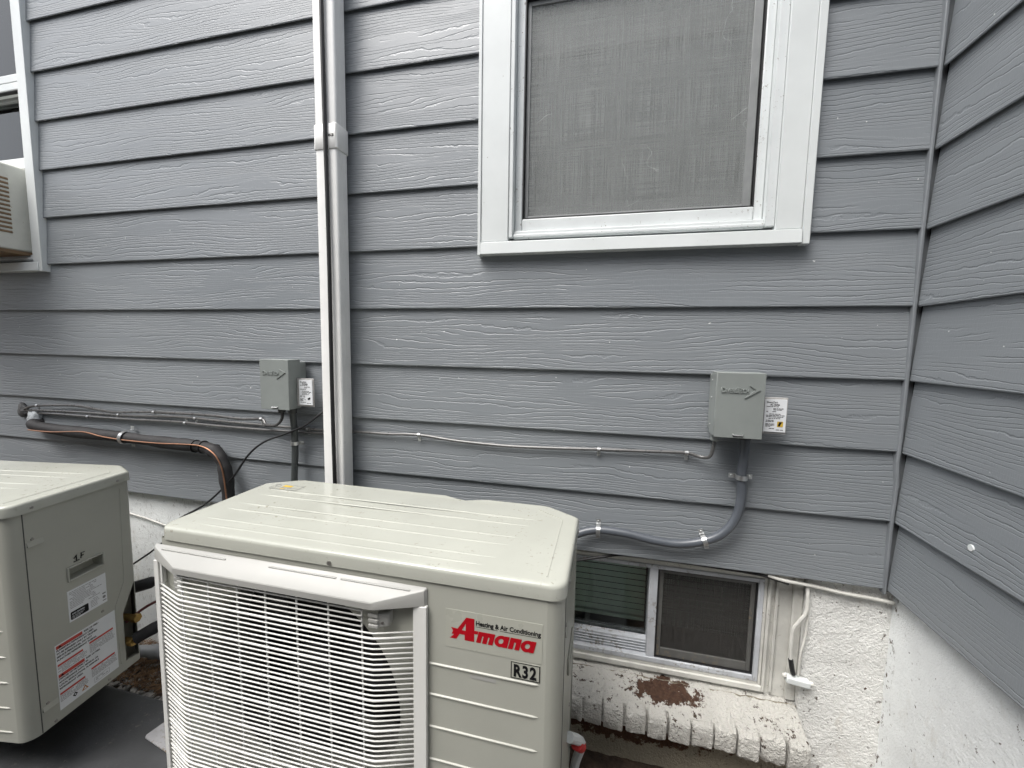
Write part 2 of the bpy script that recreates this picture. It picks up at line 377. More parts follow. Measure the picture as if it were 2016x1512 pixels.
# ------------------------------------------------------------------ house
EXP = 0.178; Z6 = 1.385; XC = 0.711
house = thing('house', (0, 0.3, 0), 'grey clapboard house with white trimmed windows and rough white painted foundation', 'house')
house.location = (0, 0, 0)
board_cache = {}
def board_mesh(length):
    key = round(length, 4)
    if key in board_cache: return board_cache[key]
    # local: x along the board from 0, y out of the wall is negative, z up from the drip edge
    bm = B(); t = 0.013
    prof = [(0.0008, 0.0), (-0.0012, 0.0008), (-0.0020, 0.0030), (0.0100, EXP+0.020), (0.0130, EXP+0.020), (0.0010, 0.0016)]
    nx = max(1, int(length/0.35))
    rings = [[(length*i/nx, p[0], p[1]) for p in prof] for i in range(nx+1)]
    loft(bm, rings)
    bmesh.ops.recalc_face_normals(bm, faces=bm.faces)
    me = bpy.data.meshes.new('clapboard'); bm.to_mesh(me); bm.free(); me.materials.append(MT['siding'])
    board_cache[key] = me; return me
def clapboard(x, y, z, length, rz, tilt=0):
    o = bpy.data.objects.new('clapboard', board_mesh(length)); COL.objects.link(o); o.parent = house
    o.location = (x, y, z); o.rotation_euler = (0, tilt, rz); return o
WIN = (-0.386, 0.466, 1.537, 2.86)          # upper window, outer casing
LWIN = (-3.02, -2.172, 1.537, 2.86)         # left window
for k in range(-5, 11):                      # drip edges, k = 6 is the board at eye level
    z0 = Z6 + (6-k)*EXP; z1 = z0 + EXP
    spans = [(-4.2, 0.7035)]
    for w in (WIN, LWIN):
        if z1 > w[2]+0.03 and z0 < w[3]-0.02:
            ns = []
            for a, b in spans:
                if w[0] > a and w[1] < b: ns += [(a, w[0]+0.012), (w[1]-0.012, b)]
                else: ns.append((a, b))
            spans = ns
    for a, b in spans: clapboard(a, 0, z0 + rnd.uniform(-0.001, 0.001), b-a, 0)
for k in range(-1, 10):                      # side wall towards the viewer
    z0 = Z6 + (5-k)*EXP - 0.003
    clapboard(XC, -0.001, z0 + rnd.uniform(-0.001, 0.001), 3.0, -math.pi/2)
for q in ((-4.2, LWIN[0]+0.02, 0.67, 3.4), (LWIN[1]-0.02, WIN[0]+0.02, 0.67, 3.4), (WIN[1]-0.02, 0.735, 0.67, 3.4), (LWIN[0]+0.02, LWIN[1]-0.02, 0.67, LWIN[2]+0.02), (LWIN[0]+0.02, LWIN[1]-0.02, LWIN[3]-0.02, 3.4), (WIN[0]+0.02, WIN[1]-0.02, 0.67, WIN[2]+0.02), (WIN[0]+0.02, WIN[1]-0.02, WIN[3]-0.02, 3.4)):
    boxobj('sheathing', (q[0], q[1], 0.0225, 0.030, q[2], q[3]), 'room', house)
boxobj('sheathing', (0.735, 0.80, -3.0, 0.6, 0.66, 2.66), 'trim_grey', house)
boxobj('wing_roof', (0.64, 2.4, -3.05, -0.001, 2.662, 2.74), 'trim_grey', house)
boxobj('upper_wall', (-4.2, 2.4, 0.031, 0.3, 3.40, 5.4), 'trim_grey', house)
bm = B(); box(bm, -9.0, 6.0, -3.3, -2.9, 0.0, 3.3)  # unseen wall behind the camera, added and sized to shade the yard
tag(obj('unseen_shade_wall', bm, 'shade_wall'), 'plain unseen neighbouring wall, added to shade the narrow side yard', 'wall')
# inside corner channel with its slightly bent lower flange
bm = B()
zz = [0.662, 0.78, 0.88, 0.95, 1.00, 1.06, 1.3, 2.0, 3.2]; dx = [0, 0, 0.0005, 0.0025, -0.0015, 0, 0, 0, 0]
loft(bm, [[(0.6985+d, -0.006, z), (0.7060+d, -0.006, z), (0.7060+d, 0.012, z), (0.6985+d, 0.012, z)] for z, d in zip(zz, dx)])
obj('corner_channel', bm, 'trim_grey', house, bevel=0.002)
boxobj('corner_post', (0.7061, 0.724, 0.010, 0.02, 0.662, 3.2), 'trim_grey', house)

# foundation: back wall with the basement opening, side wall
BW = (-0.165, 0.545, 0.285, 0.664)          # basement opening
def stucco_sheet(name, mat, org, eu, ev, nu, nv, lu, lv, amp, hole=None, thick=None):
    bm = B(); eu = Vector(eu); ev = Vector(ev); nn = eu.cross(ev); org = Vector(org); g = {}
    r = random.Random(5)
    for i in range(nu+1):
        for j in range(nv+1):
            g[i, j] = bm.verts.new(org + eu*(lu*i/nu) + ev*(lv*j/nv) + nn*r.uniform(-amp, amp))
    for i in range(nu):
        for j in range(nv):
            c = (g[i, j].co + g[i+1, j+1].co)/2
            if hole and hole[0] < c.x < hole[1] and hole[2] < c.z < hole[3]: continue
            bm.faces.new((g[i, j], g[i+1, j], g[i+1, j+1], g[i, j+1]))
    return obj(name, bm, mat, house)
# right of the window, below, left
stucco_sheet('foundation_wall', 'stucco', (0.545, 0.022, -0.05), (1,0,0), (0,0,1), 8, 30, 0.215, 0.722, 0.0022)
boxobj('foundation_return', (0.5452, 0.5492, 0.0235, 0.12, 0.18, 0.664), 'stucco', house)
stucco_sheet('foundation_wall', 'stucco_side', (-4.2, 0.03, -0.05), (1,0,0), (0,0,1), 100, 18, 4.034, 0.722, 0.0018)
stucco_sheet('foundation_wall', 'low_wall', (-0.166, 0.034, -0.05), (1,0,0), (0,0,1), 40, 14, 0.712, 0.335, 0.003)
stucco_sheet('foundation_wall', 'stucco_side', (0.738, 0.06, -0.05), (0,-1,0), (0,0,1), 80, 18, 3.1, 0.735, 0.0016)
boxobj('soffit_strip', (-4.2, 0.74, 0.0185, 0.06, 0.664, 0.676), 'old_white', house)
# brick sill course under the basement window, each brick laid on edge
x = 0.545; i = 0
while x > -0.45:
    w = rnd.uniform(0.048, 0.060); zt = rnd.uniform(-0.004, 0.004); yo = rnd.uniform(-0.007, 0.005); tw = rnd.uniform(-0.004, 0.004); bt = rnd.uniform(-0.006, 0.004)
    bm = B()
    prof = [(0.05, 0.196), (-0.050+yo, 0.186+zt+bt), (-0.062+yo, 0.185+zt+bt), (-0.068+yo, 0.194+zt), (-0.071+yo, 0.215+zt), (-0.070+yo, 0.240+zt), (-0.066+yo, 0.2495+zt), (-0.058+yo, 0.2540+zt), (-0.02, 0.264+zt*0.7), (0.02, 0.276+zt*0.4), (0.052, 0.288)]
    nx_ = 7; xs = [x-w, x-w+0.003] + [x-w+w*k/nx_ for k in range(1, nx_)] + [x-0.003, x]
    rings = []
    for q, xx in enumerate(xs):
        sd = 0.0018 if q in (0, len(xs)-1) else 0.0
        rings.append([(xx, p[0] + tw*(xx-x+w/2)/w*2 + (sd if p[0] < 0 else 0) + rnd.uniform(-0.0020, 0.0020), p[1] - (sd if p[1] > 0.22 else -sd)*0.6 + rnd.uniform(-0.0016, 0.0016)) for p in prof])
    loft(bm, rings); obj('brick', bm, 'brick_paint', house, angle=24)
    x -= w + rnd.uniform(0.004, 0.009); i += 1
# lumpy mortar between and over the brick tops
bm = B(); nu, nv = 150, 14; g = {}
rr = random.Random(8)
for a_ in range(nu+1):
    for b_ in range(nv+1):
        t = b_/nv; xx = -0.47 + 1.011*a_/nu
        g[a_, b_] = bm.verts.new((xx, 0.052 - 0.108*t + 0.004*math.sin(xx*41)*t + rr.uniform(-0.0012, 0.0012), 0.2885 - 0.0345*t - 0.06*max(0, t-0.93)/0.07 + 0.0022*math.sin(xx*23+t*4) + 0.0016*math.sin(xx*67+t*9) + rr.uniform(-0.0022, 0.0022)))
for a_ in range(nu):
    for b_ in range(nv): bm.faces.new((g[a_, b_], g[a_, b_+1], g[a_+1, b_+1], g[a_+1, b_]))
obj('sill_mortar', bm, 'brick_paint', house)

def rect_frame(bm, x0, x1, z0, z1, w, y0, y1, wt=None, wb=None):
    """four members butted end to end, y0 the outer face"""
    wt = w if wt is None else wt; wb = w if wb is None else wb
    box(bm, x0, x0+w, y0, y1, z0, z1); box(bm, x1-w, x1, y0, y1, z0, z1)
    if wb: box(bm, x0+w, x1-w, y0, y1, z0, z0+wb)
    if wt: box(bm, x0+w, x1-w, y0, y1, z1-wt, z1)

# upper window -----------------------------------------------------------
def sash_window(w, cr=0.077, jr=0.022, screen=True):
    x0, x1, z0, z1 = w
    bm = B()
    box(bm, x0+0.010, x0+0.091, -0.014, 0.03, z0+0.036, z1); box(bm, x1-cr, x1-0.018, -0.014, 0.03, z0+0.036, z1)
    box(bm, x0+0.091, x1-cr, -0.014, 0.03, z1-0.08, z1)
    win = obj('window', bm, 'white_alu', house, bevel=0.002)
    boxobj('edge_flange', (x0, x0+0.0098, -0.0170, 0.02, z0-0.002, z1), 'white_alu', win, 0.0015)
    boxobj('edge_flange', (x1-0.0178, x1, -0.0170, 0.02, z0-0.002, z1), 'white_alu', win, 0.0015)
    bm = B()   # wrapped sill with a slightly pitched face
    prism(bm, [(-0.0215, z0), (-0.0190, z0+0.034), (0.034, z0+0.046), (0.034, z0)], x0+0.0102, x1-0.0182, 'x')
    obj('sill', bm, 'white_alu', win, bevel=0.0015)
    a, b = x0+0.0912, x1-cr-0.0002
    bm = B()   # jamb liners set back in the casing
    box(bm, a, a+0.012, -0.012, 0.09, z0+0.046, z1-0.081); box(bm, b-jr, b, -0.008, 0.09, z0+0.046, z1-0.081)
    box(bm, a+0.012, b-jr, 0.0, 0.09, z0+0.044, z0+0.066)
    box(bm, a+0.012, b-jr, -0.006, -0.0005, z0+0.047, z0+0.056)
    obj('jamb', bm, 'white_vinyl', win, bevel=0.002)
    bm = B()
    c, d = a+0.0122, b-jr-0.0002
    rect_frame(bm, c, d, z0+0.0665, 2.262, 0.022, 0.012, 0.05, 0.028, 0.036)
    obj('frame', bm, 'white_vinyl', win, bevel=0.003)
    bm = B(); rect_frame(bm, c+0.0222, d-0.0222, z0+0.103, 2.2335, 0.0024, 0.0135, 0.03)
    obj('gasket', bm, 'black_rubber', win)
    sx0, sx1, sz0, sz1 = c+0.0264, d-0.0264, z0+0.1072, 2.2292
    if screen:
        bm = B(); box(bm, sx0, sx0+0.010, 0.026, 0.034, sz0, sz1); box(bm, sx1-0.020, sx1, 0.026, 0.034, sz0, sz1)
        box(bm, sx0+0.010, sx1-0.020, 0.026, 0.034, sz0, sz0+0.006); box(bm, sx0+0.010, sx1-0.020, 0.026, 0.034, sz1-0.012, sz1)
        obj('screen_frame', bm, 'screen_frame', win, bevel=0.001)
        bm = B(); box(bm, sx0+0.009, sx1-0.019, 0.0295, 0.0303, sz0+0.005, sz1-0.011)
        obj('screen', bm, 'screen', win)
    bm = B(); rect_frame(bm, sx0-0.01, sx1+0.01, sz0-0.01, 2.27, 0.032, 0.052, 0.085, 0.045, 0.05)
    obj('sash', bm, 'screen_frame', win, bevel=0.002)
    boxobj('glass', (sx0+0.02, sx1-0.02, 0.066, 0.070, sz0+0.03, 2.24), 'glass', win)
    bm = B(); rect_frame(bm, c, d, 2.2622, z1-0.082, 0.022, 0.012, 0.05, 0.03, 0.03)
    obj('upper_sash', bm, 'white_vinyl', win, bevel=0.003)
    boxobj('glass', (c+0.021, d-0.021, 0.028, 0.032, 2.29, z1-0.11), 'glass', win)
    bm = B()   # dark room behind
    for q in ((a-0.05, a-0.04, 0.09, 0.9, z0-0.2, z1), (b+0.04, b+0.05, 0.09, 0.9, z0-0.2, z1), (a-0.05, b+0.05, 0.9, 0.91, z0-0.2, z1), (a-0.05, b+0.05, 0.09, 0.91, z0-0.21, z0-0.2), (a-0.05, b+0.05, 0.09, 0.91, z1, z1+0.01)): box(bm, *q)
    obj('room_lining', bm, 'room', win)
    return win, (c, d)
sash_window(WIN)
lw, _ = sash_window(LWIN, 0.054, 0.010, False)
# curtain hanging behind the glass
bm = B(); nx = 90
rows = []
for zq in (1.60, 2.9):
    rows.append([bm.verts.new((-0.28 + 0.64*i/nx, 0.125 + 0.016*math.sin(i*0.55+0.9*math.sin(i*0.21)) + 0.010*math.sin(i*0.23+zq), zq)) for i in range(nx+1)])
for i in range(nx): bm.faces.new((rows[0][i], rows[0][i+1], rows[1][i+1], rows[1][i]))
o = obj('curtain', bm, 'curtain'); s = o.modifiers.new('thick', 'SOLIDIFY'); s.thickness = 0.0015
tag(o, 'pale curtain hanging behind the insect screen of the upper window', 'curtain')
boxobj('meeting_rail', (-0.26, 0.34, 0.053, 0.075, 2.10, 2.17), 'screen_frame', bpy.data.objects['window'], 0.002)

# basement window ---------------------------------------------------------
bm = B()
rect_frame(bm, -0.160, 0.5448, 0.287, 0.6635, 0.078, 0.050, 0.12, 0.012, 0.012)
bwin = obj('basement_window', bm, 'old_white', house, bevel=0.003)
bm = B()
rect_frame(bm, -0.1455, 0.4665, 0.2991, 0.6512, 0.008, 0.040, 0.0498, 0.008, 0.016)
rect_frame(bm, -0.137, 0.458, 0.3155, 0.6428, 0.009, 0.046, 0.10, 0.008, 0.010)
obj('moulding', bm, 'old_white', bwin, bevel=0.002)
boxobj('casing_strip', (0.478, 0.486, 0.043, 0.0498, 0.30, 0.650), 'old_white', bwin, 0.002); boxobj('casing_strip', (0.520, 0.5445, 0.040, 0.0498, 0.29, 0.660), 'old_white', bwin, 0.003)
bm = B(); rect_frame(bm, -0.1278, 0.4488, 0.3257, 0.6346, 0.0135, 0.044, 0.10, 0.012, 0.015)
box(bm, 0.1425, 0.1665, 0.048, 0.10, 0.341, 0.6224)
obj('frame', bm, 'mill_alu', bwin, bevel=0.0015)
bm = B(); box(bm, -0.114, 0.1423, 0.062, 0.10, 0.3409, 0.383)
for q in range(4): box(bm, -0.113, 0.142, 0.0585, 0.0618, 0.346+q*0.009, 0.349+q*0.009)
obj('sill_track', bm, 'mill_alu', bwin, bevel=0.001)
bm = B(); rect_frame(bm, 0.1667, 0.4351, 0.3409, 0.6224, 0.004, 0.050, 0.06)
obj('gasket', bm, 'black_rubber', bwin)
bm = B(); rect_frame(bm, 0.171, 0.4308, 0.3452, 0.6181, 0.012, 0.054, 0.062, 0.010, 0.026)
obj('screen_frame', bm, 'bronze_frame', bwin, bevel=0.001)
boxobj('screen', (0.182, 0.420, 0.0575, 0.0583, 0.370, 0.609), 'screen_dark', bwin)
boxobj('glass', (-0.114, 0.1424, 0.084, 0.088, 0.383, 0.6224), 'glass_dark', bwin)
boxobj('glass', (0.1668, 0.435, 0.075, 0.079, 0.341, 0.6222), 'glass_dark', bwin)
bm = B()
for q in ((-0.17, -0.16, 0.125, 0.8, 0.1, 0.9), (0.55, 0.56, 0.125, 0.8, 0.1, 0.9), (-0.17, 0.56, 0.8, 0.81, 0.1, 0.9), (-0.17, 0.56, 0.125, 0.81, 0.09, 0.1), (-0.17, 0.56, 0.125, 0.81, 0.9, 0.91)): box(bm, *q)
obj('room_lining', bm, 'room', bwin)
bl = thing('window_blind', (0.14, 0.108, 0.42), 'green grey slatted blind behind the left pane of the basement window', 'blind')
bl2 = thing('window_blind', (0.30, 0.108, 0.42), 'dim slatted blind behind the dark screen of the basement window', 'blind')
for par, xa, xb in ((bl, -0.10, 0.138), (bl2, 0.165, 0.44)):
    me = None
    for q in range(11):
        z = 0.632 - q*0.0195
        if me is None:
            bm = B(); prism(bm, [(-0.0040, -0.0068), (0.0015, 0.0072), (0.0024, 0.0068), (-0.0031, -0.0072)], xa-par.location.x, xb-par.location.x, 'x')
            o = obj('slat', bm, 'blind', par); me = o.data
        else:
            o = bpy.data.objects.new('slat', me); COL.objects.link(o); o.parent = par
        o.location = (0, 0, z - par.location.z)
    boxobj('bottom_rail', (xa-par.location.x, xb-par.location.x, -0.008, 0.008, -0.006, 0.006), 'blind', par, 0.002)

# ------------------------------------------------------------------ equipment pad
bm = B(); box(bm, -2.75, 0.12, -1.05, -0.235, 0.004, 0.100)
tag(obj('equipment_pad', bm, 'pad', bevel=0.012, seg=3), 'dark grey equipment pad under both outdoor units', 'pad')

# ------------------------------------------------------------------ outdoor units
UW, UD, UH, UZ = 0.912, 0.350, 0.6365, 0.222
def outline(o=0.0, r=0.030, ch=(0.082, 0.058), rl=0.030):
    x0, x1, y0, y1 = -UW-o, o, -o, UD+o; pts = []
    for cx, cy, a0 in ((x1-r, y0+r, -90),):
        pts += [(cx + r*math.cos(math.radians(a0+18*k)), cy + r*math.sin(math.radians(a0+18*k))) for k in range(6)]
    pts += [(x1, y1-ch[1]), (x1-0.006, y1-ch[1]+0.008), (x1-ch[0]+0.006, y1-0.004), (x1-ch[0]-0.008, y1)]
    nb = 24
    xa, xb = x1-ch[0]-0.008, x0+ch[0]+0.008
    pts += [(xa + (xb-xa)*k/nb, y1) for k in range(1, nb)]
    pts += [(x0+ch[0]+0.008, y1), (x0+ch[0]-0.006, y1-0.004), (x0+0.006, y1-ch[1]+0.008), (x0, y1-ch[1])]
    pts += [(x0+rl + rl*math.cos(math.radians(180+18*k)), y0+rl + rl*math.sin(math.radians(180+18*k))) for k in range(6)]
    return pts
def unit(loc, rz, label):
    u = thing('outdoor_unit', loc, label, 'heat pump', 'outdoor heat pump units', rz)
    # lid ------------------------------------------------
    base = outline(0.004); cx, cy = -UW/2, UD/2
    def ring(z, ins):
        kx = 1 - 2*ins/UW; ky = 1 - 2*ins/UD
        return [(cx + (p[0]-cx)*kx, cy + (p[1]-cy)*ky, z) for p in base]
    bm = B(); loft(bm, [ring(UH-0.030, 0.0), ring(UH-0.009, 0), ring(UH-0.005, 0.0008), ring(UH-0.002, 0.003), ring(UH-0.0005, 0.006), ring(UH, 0.010)], cap0=True)
    if rz == 0:                                          # knock on the rear edge
        for v in bm.verts:
            d = math.hypot(v.co.x+0.31, (v.co.y-UD)*2.0)
            if v.co.z > UH-0.012 and d < 0.055 and v.co.y > UD-0.03: v.co.z -= 0.006*(1-d/0.055); v.co.y -= 0.010*(1-d/0.055)
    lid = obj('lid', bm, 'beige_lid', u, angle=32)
    for (xa, xb, yy) in ((-0.86, -0.085, 0.255), (-0.86, -0.10, 0.218), (-0.865, -0.115, 0.155), (-0.86, -0.125, 0.118), (-0.85, -0.14, 0.062), (-0.845, -0.16, 0.030)):
        bm = B()
        loft(bm, [[(q, yy-w, UH-0.0004), (q, yy-w*0.35, UH+h), (q, yy+w*0.35, UH+h), (q, yy+w, UH-0.0004)] for q, w, h in ((xa, 0.0004, 0.0), (xa+0.05, 0.004, 0.0014), (xb-0.06, 0.004, 0.0014), (xb, 0.0004, 0.0))])
        obj('lid_ridge', bm, 'beige_lid', lid)
    bm = B(); box(bm, -0.036, -0.0335, 0.02, 0.275, UH-0.0005, UH+0.0008); bm2 = bm
    prism(bm2, [(-0.0335, 0.275), (-0.036, 0.275), (-0.10, 0.318), (-0.098, 0.320)], UH-0.0005, UH+0.0008)
    obj('lid_seam', bm2, 'beige_lid', lid)
    # casing ---------------------------------------------
    TOP = UH-0.028
    pts = outline(0.0, rl=0.005); nP = len(pts)
    bm = B(); sk = []
    A = [bm.verts.new((p[0], p[1], 0)) for p in pts]; C = [bm.verts.new((p[0], p[1], TOP)) for p in pts]
    for i in range(nP):
        j = (i+1) % nP
        a, b = pts[i], pts[j]
        if abs(a[0]) < 1e-6 and abs(b[0]) < 1e-6: continue            # right side: own panel
        if abs(a[1]) < 1e-6 and abs(b[1]) < 1e-6: continue            # front: own panel
        bm.faces.new((A[i], A[j], C[j], C[i]))
    bm.faces.new(A[::-1])
    obj('casing', bm, 'beige', u, angle=30)
    # front panel with the round fan opening
    bm = B(); fx, fz, fr = -0.580, 0.298, 0.267
    X0, X1, Z0, Z1 = -UW+0.005, -0.285, 0.0, TOP
    angs = sorted(set([2*math.pi*k/72 for k in range(72)] + [math.atan2(z-fz, x_-fx) % (2*math.pi) for x_ in (X0, X1) for z in (Z0, Z1)]))
    inner, outer, deep, deep2 = [], [], [], []
    for a in angs:
        c, s = math.cos(a), math.sin(a)
        t = min([(X1-fx)/c if c > 1e-9 else 9, (X0-fx)/c if c < -1e-9 else 9, (Z1-fz)/s if s > 1e-9 else 9, (Z0-fz)/s if s < -1e-9 else 9])
        outer.append(bm.verts.new((fx+t*c, 0, fz+t*s))); inner.append(bm.verts.new((fx+fr*c, 0, fz+fr*s)))
        deep.append(bm.verts.new((fx+(fr-0.012)*c, 0.012, fz+(fr-0.012)*s))); deep2.append(bm.verts.new((fx+(fr-0.016)*c, 0.06, fz+(fr-0.016)*s)))
    n = len(angs)
    for i in range(n):
        j = (i+1) % n
        for p, q in ((outer, inner), (inner, deep), (deep, deep2)): bm.faces.new((p[i], p[j], q[j], q[i]))
    bm.faces.new([bm.verts.new(p) for p in ((X1, 0, 0), (-0.030, 0, 0), (-0.030, 0, TOP), (X1, 0, TOP))])
    fp = obj('front_panel', bm, 'beige', u, angle=40)
    for zz in (0.440, 0.376, 0.308, 0.238, 0.168, 0.098, 0.03):
        bm = B()
        loft(bm, [[(q, 0.0004, zz-h), (q, -d, zz-h*0.4), (q, -d, zz+h*0.3), (q, 0.0004, zz+h)] for q, h, d in ((-0.256, 0.003, 0.0022), (-0.05, 0.003, 0.0022), (-0.041, 0.0006, 0.0002))])
        obj('rib', bm, 'beige', fp)
    boxobj('coil', (-0.88, -0.06, 0.25, 0.27, 0.02, TOP-0.02), 'unit_dark', u)
    boxobj('inner_divider', (-0.262, -0.258, 0.02, 0.25, 0.01, TOP-0.01), 'unit_dark', u)
    # fan
    bm = B(); cyl(bm, (fx, 0.075, fz), (0, 1, 0), 0.062, 0.06, 28); fan = obj('fan', bm, 'unit_dark', u, bevel=0.006)
    for k in range(3):
        bm = B(); a0 = k*2*math.pi/3 + 0.4; rows = []
        for i in range(7):
            rr = 0.05 + 0.185*i/6; half = 0.42 + 0.12*i/6
            rows.append([bm.verts.new((fx + rr*math.cos(a0+half*(2*t/6-1)), 0.105 + 0.035*(2*t/6-1)*(1-0.3*i/6), fz + rr*math.sin(a0+half*(2*t/6-1)))) for t in range(7)])
        for i in range(6):
            for t in range(6): bm.faces.new((rows[i][t], rows[i][t+1], rows[i+1][t+1], rows[i+1][t]))
        o = obj('blade', bm, 'unit_dark', fan); sd = o.modifiers.new('t', 'SOLIDIFY'); sd.thickness = 0.003
    # fan guard ------------------------------------------
    bm = B()
    rear = [(-0.925, -0.0015, 0.593), (-0.258, -0.0015, 0.593)]
    def hr(dz, k, front):
        pts = [(-0.925, -0.0015), (-0.921, -0.008), (-0.833, -0.039), (-0.826, -0.041), (-0.356, -0.041), (-0.348, -0.039), (-0.263, -0.008), (-0.259, -0.0015)]
        out = []
        for x_, y_ in pts:
            zt = 0.593 - 0.021*min(1, (-y_-0.0015)/0.0395)
            out.append((-0.592 + (x_+0.592)*k, -0.0015 + (y_+0.0015)*front, zt + dz))
        return out
    loft(bm, [[(p[0], p[1], 0.557 if p[1] < -0.03 else 0.559) for p in hr(0, 1.0, 1.0)], hr(-0.003, 1.0, 1.0), hr(-0.0010, 0.9975, 0.97), hr(0.0, 0.993, 0.90)])
    hood = obj('guard_hood', bm, 'guard_white', u, angle=30)
    for xa, xb in ((-0.895, -0.72), (-0.61, -0.45), (-0.44, -0.29)):
        bm = B(); box(bm, xa, xb, -0.0125, -0.0085, 0.5866, 0.5895); obj('hood_ridge', bm, 'guard_white', hood, bevel=0.0010)
    bm = B()
    box(bm, -0.2845, -0.2575, -0.011, -0.0012, 0.0, 0.5585)                    # right flat strip
    box(bm, -0.9225, -0.9105, -0.011, -0.002, 0.0, 0.5585)                     # left thin post
    box(bm, -0.9045, -0.8985, -0.011, -0.002, 0.507, 0.5585)
    for xx in (-0.821, -0.750, -0.675, -0.605, -0.530, -0.457, -0.383): box(bm, xx-0.0013, xx+0.0013, -0.0295, -0.0255, 0.004, 0.556)
    guard = obj('fan_guard', bm, 'bar_white', u, bevel=0.001)
    def barmesh(r, full):
        bm = B(); P = [(-0.829, -0.0308), (-0.815, -0.0318), (-0.380, -0.0318)]
        if full: P = [(-0.911, -0.0065), (-0.842, -0.0275), (-0.829, -0.0308), (-0.815, -0.0318), (-0.372, -0.0318), (-0.358, -0.0308), (-0.345, -0.0270), (-0.284, -0.0065)]
        seg = 8; rings = []
        for i, p in enumerate(P):
            a = Vector(P[max(i-1, 0)]); b = Vector(P[min(i+1, len(P)-1)]); t = (b-a).normalized(); nn = Vector((-t.y, t.x))
            rings.append([(p[0]+nn.x*r*math.cos(2*math.pi*k/seg), p[1]+nn.y*r*math.cos(2*math.pi*k/seg), r*math.sin(2*math.pi*k/seg)) for k in range(seg)])
        loft(bm, rings); bmesh.ops.recalc_face_normals(bm, faces=bm.faces)
        me = bpy.data.meshes.new('guard_bar'); bm.to_mesh(me); bm.free(); me.materials.append(MT['bar_white'])
        me.polygons.foreach_set('use_smooth', [True]*len(me.polygons)); return me
    thin, thick, short = barmesh(0.0016, True), barmesh(0.0023, True), barmesh(0.0016, False)
    for k in range(51):
        o = bpy.data.objects.new('guard_bar', short if k < 4 else (thick if k % 6 == 5 else thin)); COL.objects.link(o); o.parent = guard
        o.location = (0, 0, 0.5458 - k*0.0107)
    for (xx, sg) in ((-0.846, -1), (-0.342, 1)):
        bm = B(); prism(bm, [(xx-0.012, -0.0285 if sg > 0 else -0.018), (xx+0.012, -0.018 if sg > 0 else -0.0285), (xx+0.012, -0.002), (xx-0.012, -0.002)], 0.512, 0.540)
        o = obj('guard_clip', bm, 'guard_white', guard, bevel=0.003)
        bm = B(); cyl(bm, (xx, -0.0225, 0.522), (0.3*sg, -0.95, 0), 0.0026, 0.0018, 12); obj('guard_screw', bm, 'screw', guard)
        bm = B()
        for zz in (0.516, 0.5267, 0.5374): box(bm, xx-sg*0.016-0.010, xx-sg*0.016+0.010, -0.030, -0.024, zz-0.0032, zz+0.0032)
        obj('clip_finger', bm, 'guard_white', guard, bevel=0.001)
    # right side panel with notch at the rear bottom -----
    y0, y1 = 0.030, UD-0.058
    bm = B()
    po = [(y0, 0.0), (y1, 0.0), (y1, 0.022), (0.252, 0.026), (0.252, 0.188), (y1-0.004, 0.262), (y1, 0.27), (y1, TOP), (y0, TOP)]
    pi = [(0.118, 0.378), (0.205, 0.378), (0.205, 0.410), (0.118, 0.410)]
    vo = [bm.verts.new((0, p[0], p[1])) for p in po]; vi = [bm.verts.new((0, p[0], p[1])) for p in pi]
    eds = [bm.edges.new((q[k], q[(k+1) % len(q)])) for q in (vo, vi) for k in range(len(q))]
    bmesh.ops.triangle_fill(bm, edges=eds, use_beauty=True)
    vb = [bm.verts.new((-0.008, p[0], p[1])) for p in po]
    for k in range(len(po)): bm.faces.new((vo[k], vo[(k+1) % len(po)], vb[(k+1) % len(po)], vb[k]))
    vd = [bm.verts.new((x_, p[0], p[1])) for p, x_ in zip(pi, (-0.028, -0.028, -0.042, -0.042))]
    for k in range(4): bm.faces.new((vi[k], vi[(k+1) % 4], vd[(k+1) % 4], vd[k]))
    bm.faces.new(vd)
    sp = obj('side_panel', bm, 'beige', u, smooth=False)
    bm = B(); box(bm, -0.001, 0.0006, y0-0.0012, y0+0.0008, 0.002, TOP); obj('seam', bm, 'fitting_dark', sp)
    bm = B(); tube(bm, [(0.0003, 0.270, TOP-0.02), (0.0003, 0.262, 0.29), (0.0003, 0.232, 0.225), (0.0003, 0.236, 0.03)], 0.0016, 6); obj('pressed_line', bm, 'beige', sp)
    boxobj('valve_plate', (-0.05, -0.046, 0.23, UD-0.03, 0.0, 0.28), 'shroud', u)
    # handle recess: raised rim with sunken pocket
    bm = B(); rect = [(0.118, 0.205, 0.378, 0.410)]
    for a, b, c, d in rect:
        box(bm, 0.0002, 0.0045, a-0.005, a, c-0.005, d+0.005); box(bm, 0.0002, 0.0045, b, b+0.005, c-0.005, d+0.005)
        box(bm, 0.0002, 0.0045, a, b, d, d+0.005); box(bm, 0.0002, 0.0045, a, b, c-0.005, c)
    hd = obj('handle', bm, 'beige', sp, bevel=0.0018)
    for yy, zz in ((0.046, 0.533), (0.046, 0.074)):
        bm = B(); prism(bm, [(0.0002, zz-0.018), (0.0035, zz-0.018), (0.0002, zz-0.004)], yy-0.012, yy+0.022, 'y'); obj('screw_dimple', bm, 'beige', sp)
    for yy, zz, xx in ((0.048, UH-0.019, 0.004), (0.262, UH-0.020, 0.004), (0.046, 0.533, 0.0), (0.046, 0.074, 0.0), (0.199, 0.010, 0.0), (0.060, 0.008, 0.0), (0.195, 0.234, 0.0)):
        bm = B(); cyl(bm, (xx-0.0003, yy, zz), (1, 0, 0), 0.0042, 0.0022, 12, 0.0034); obj('screw', bm, 'screw', sp)
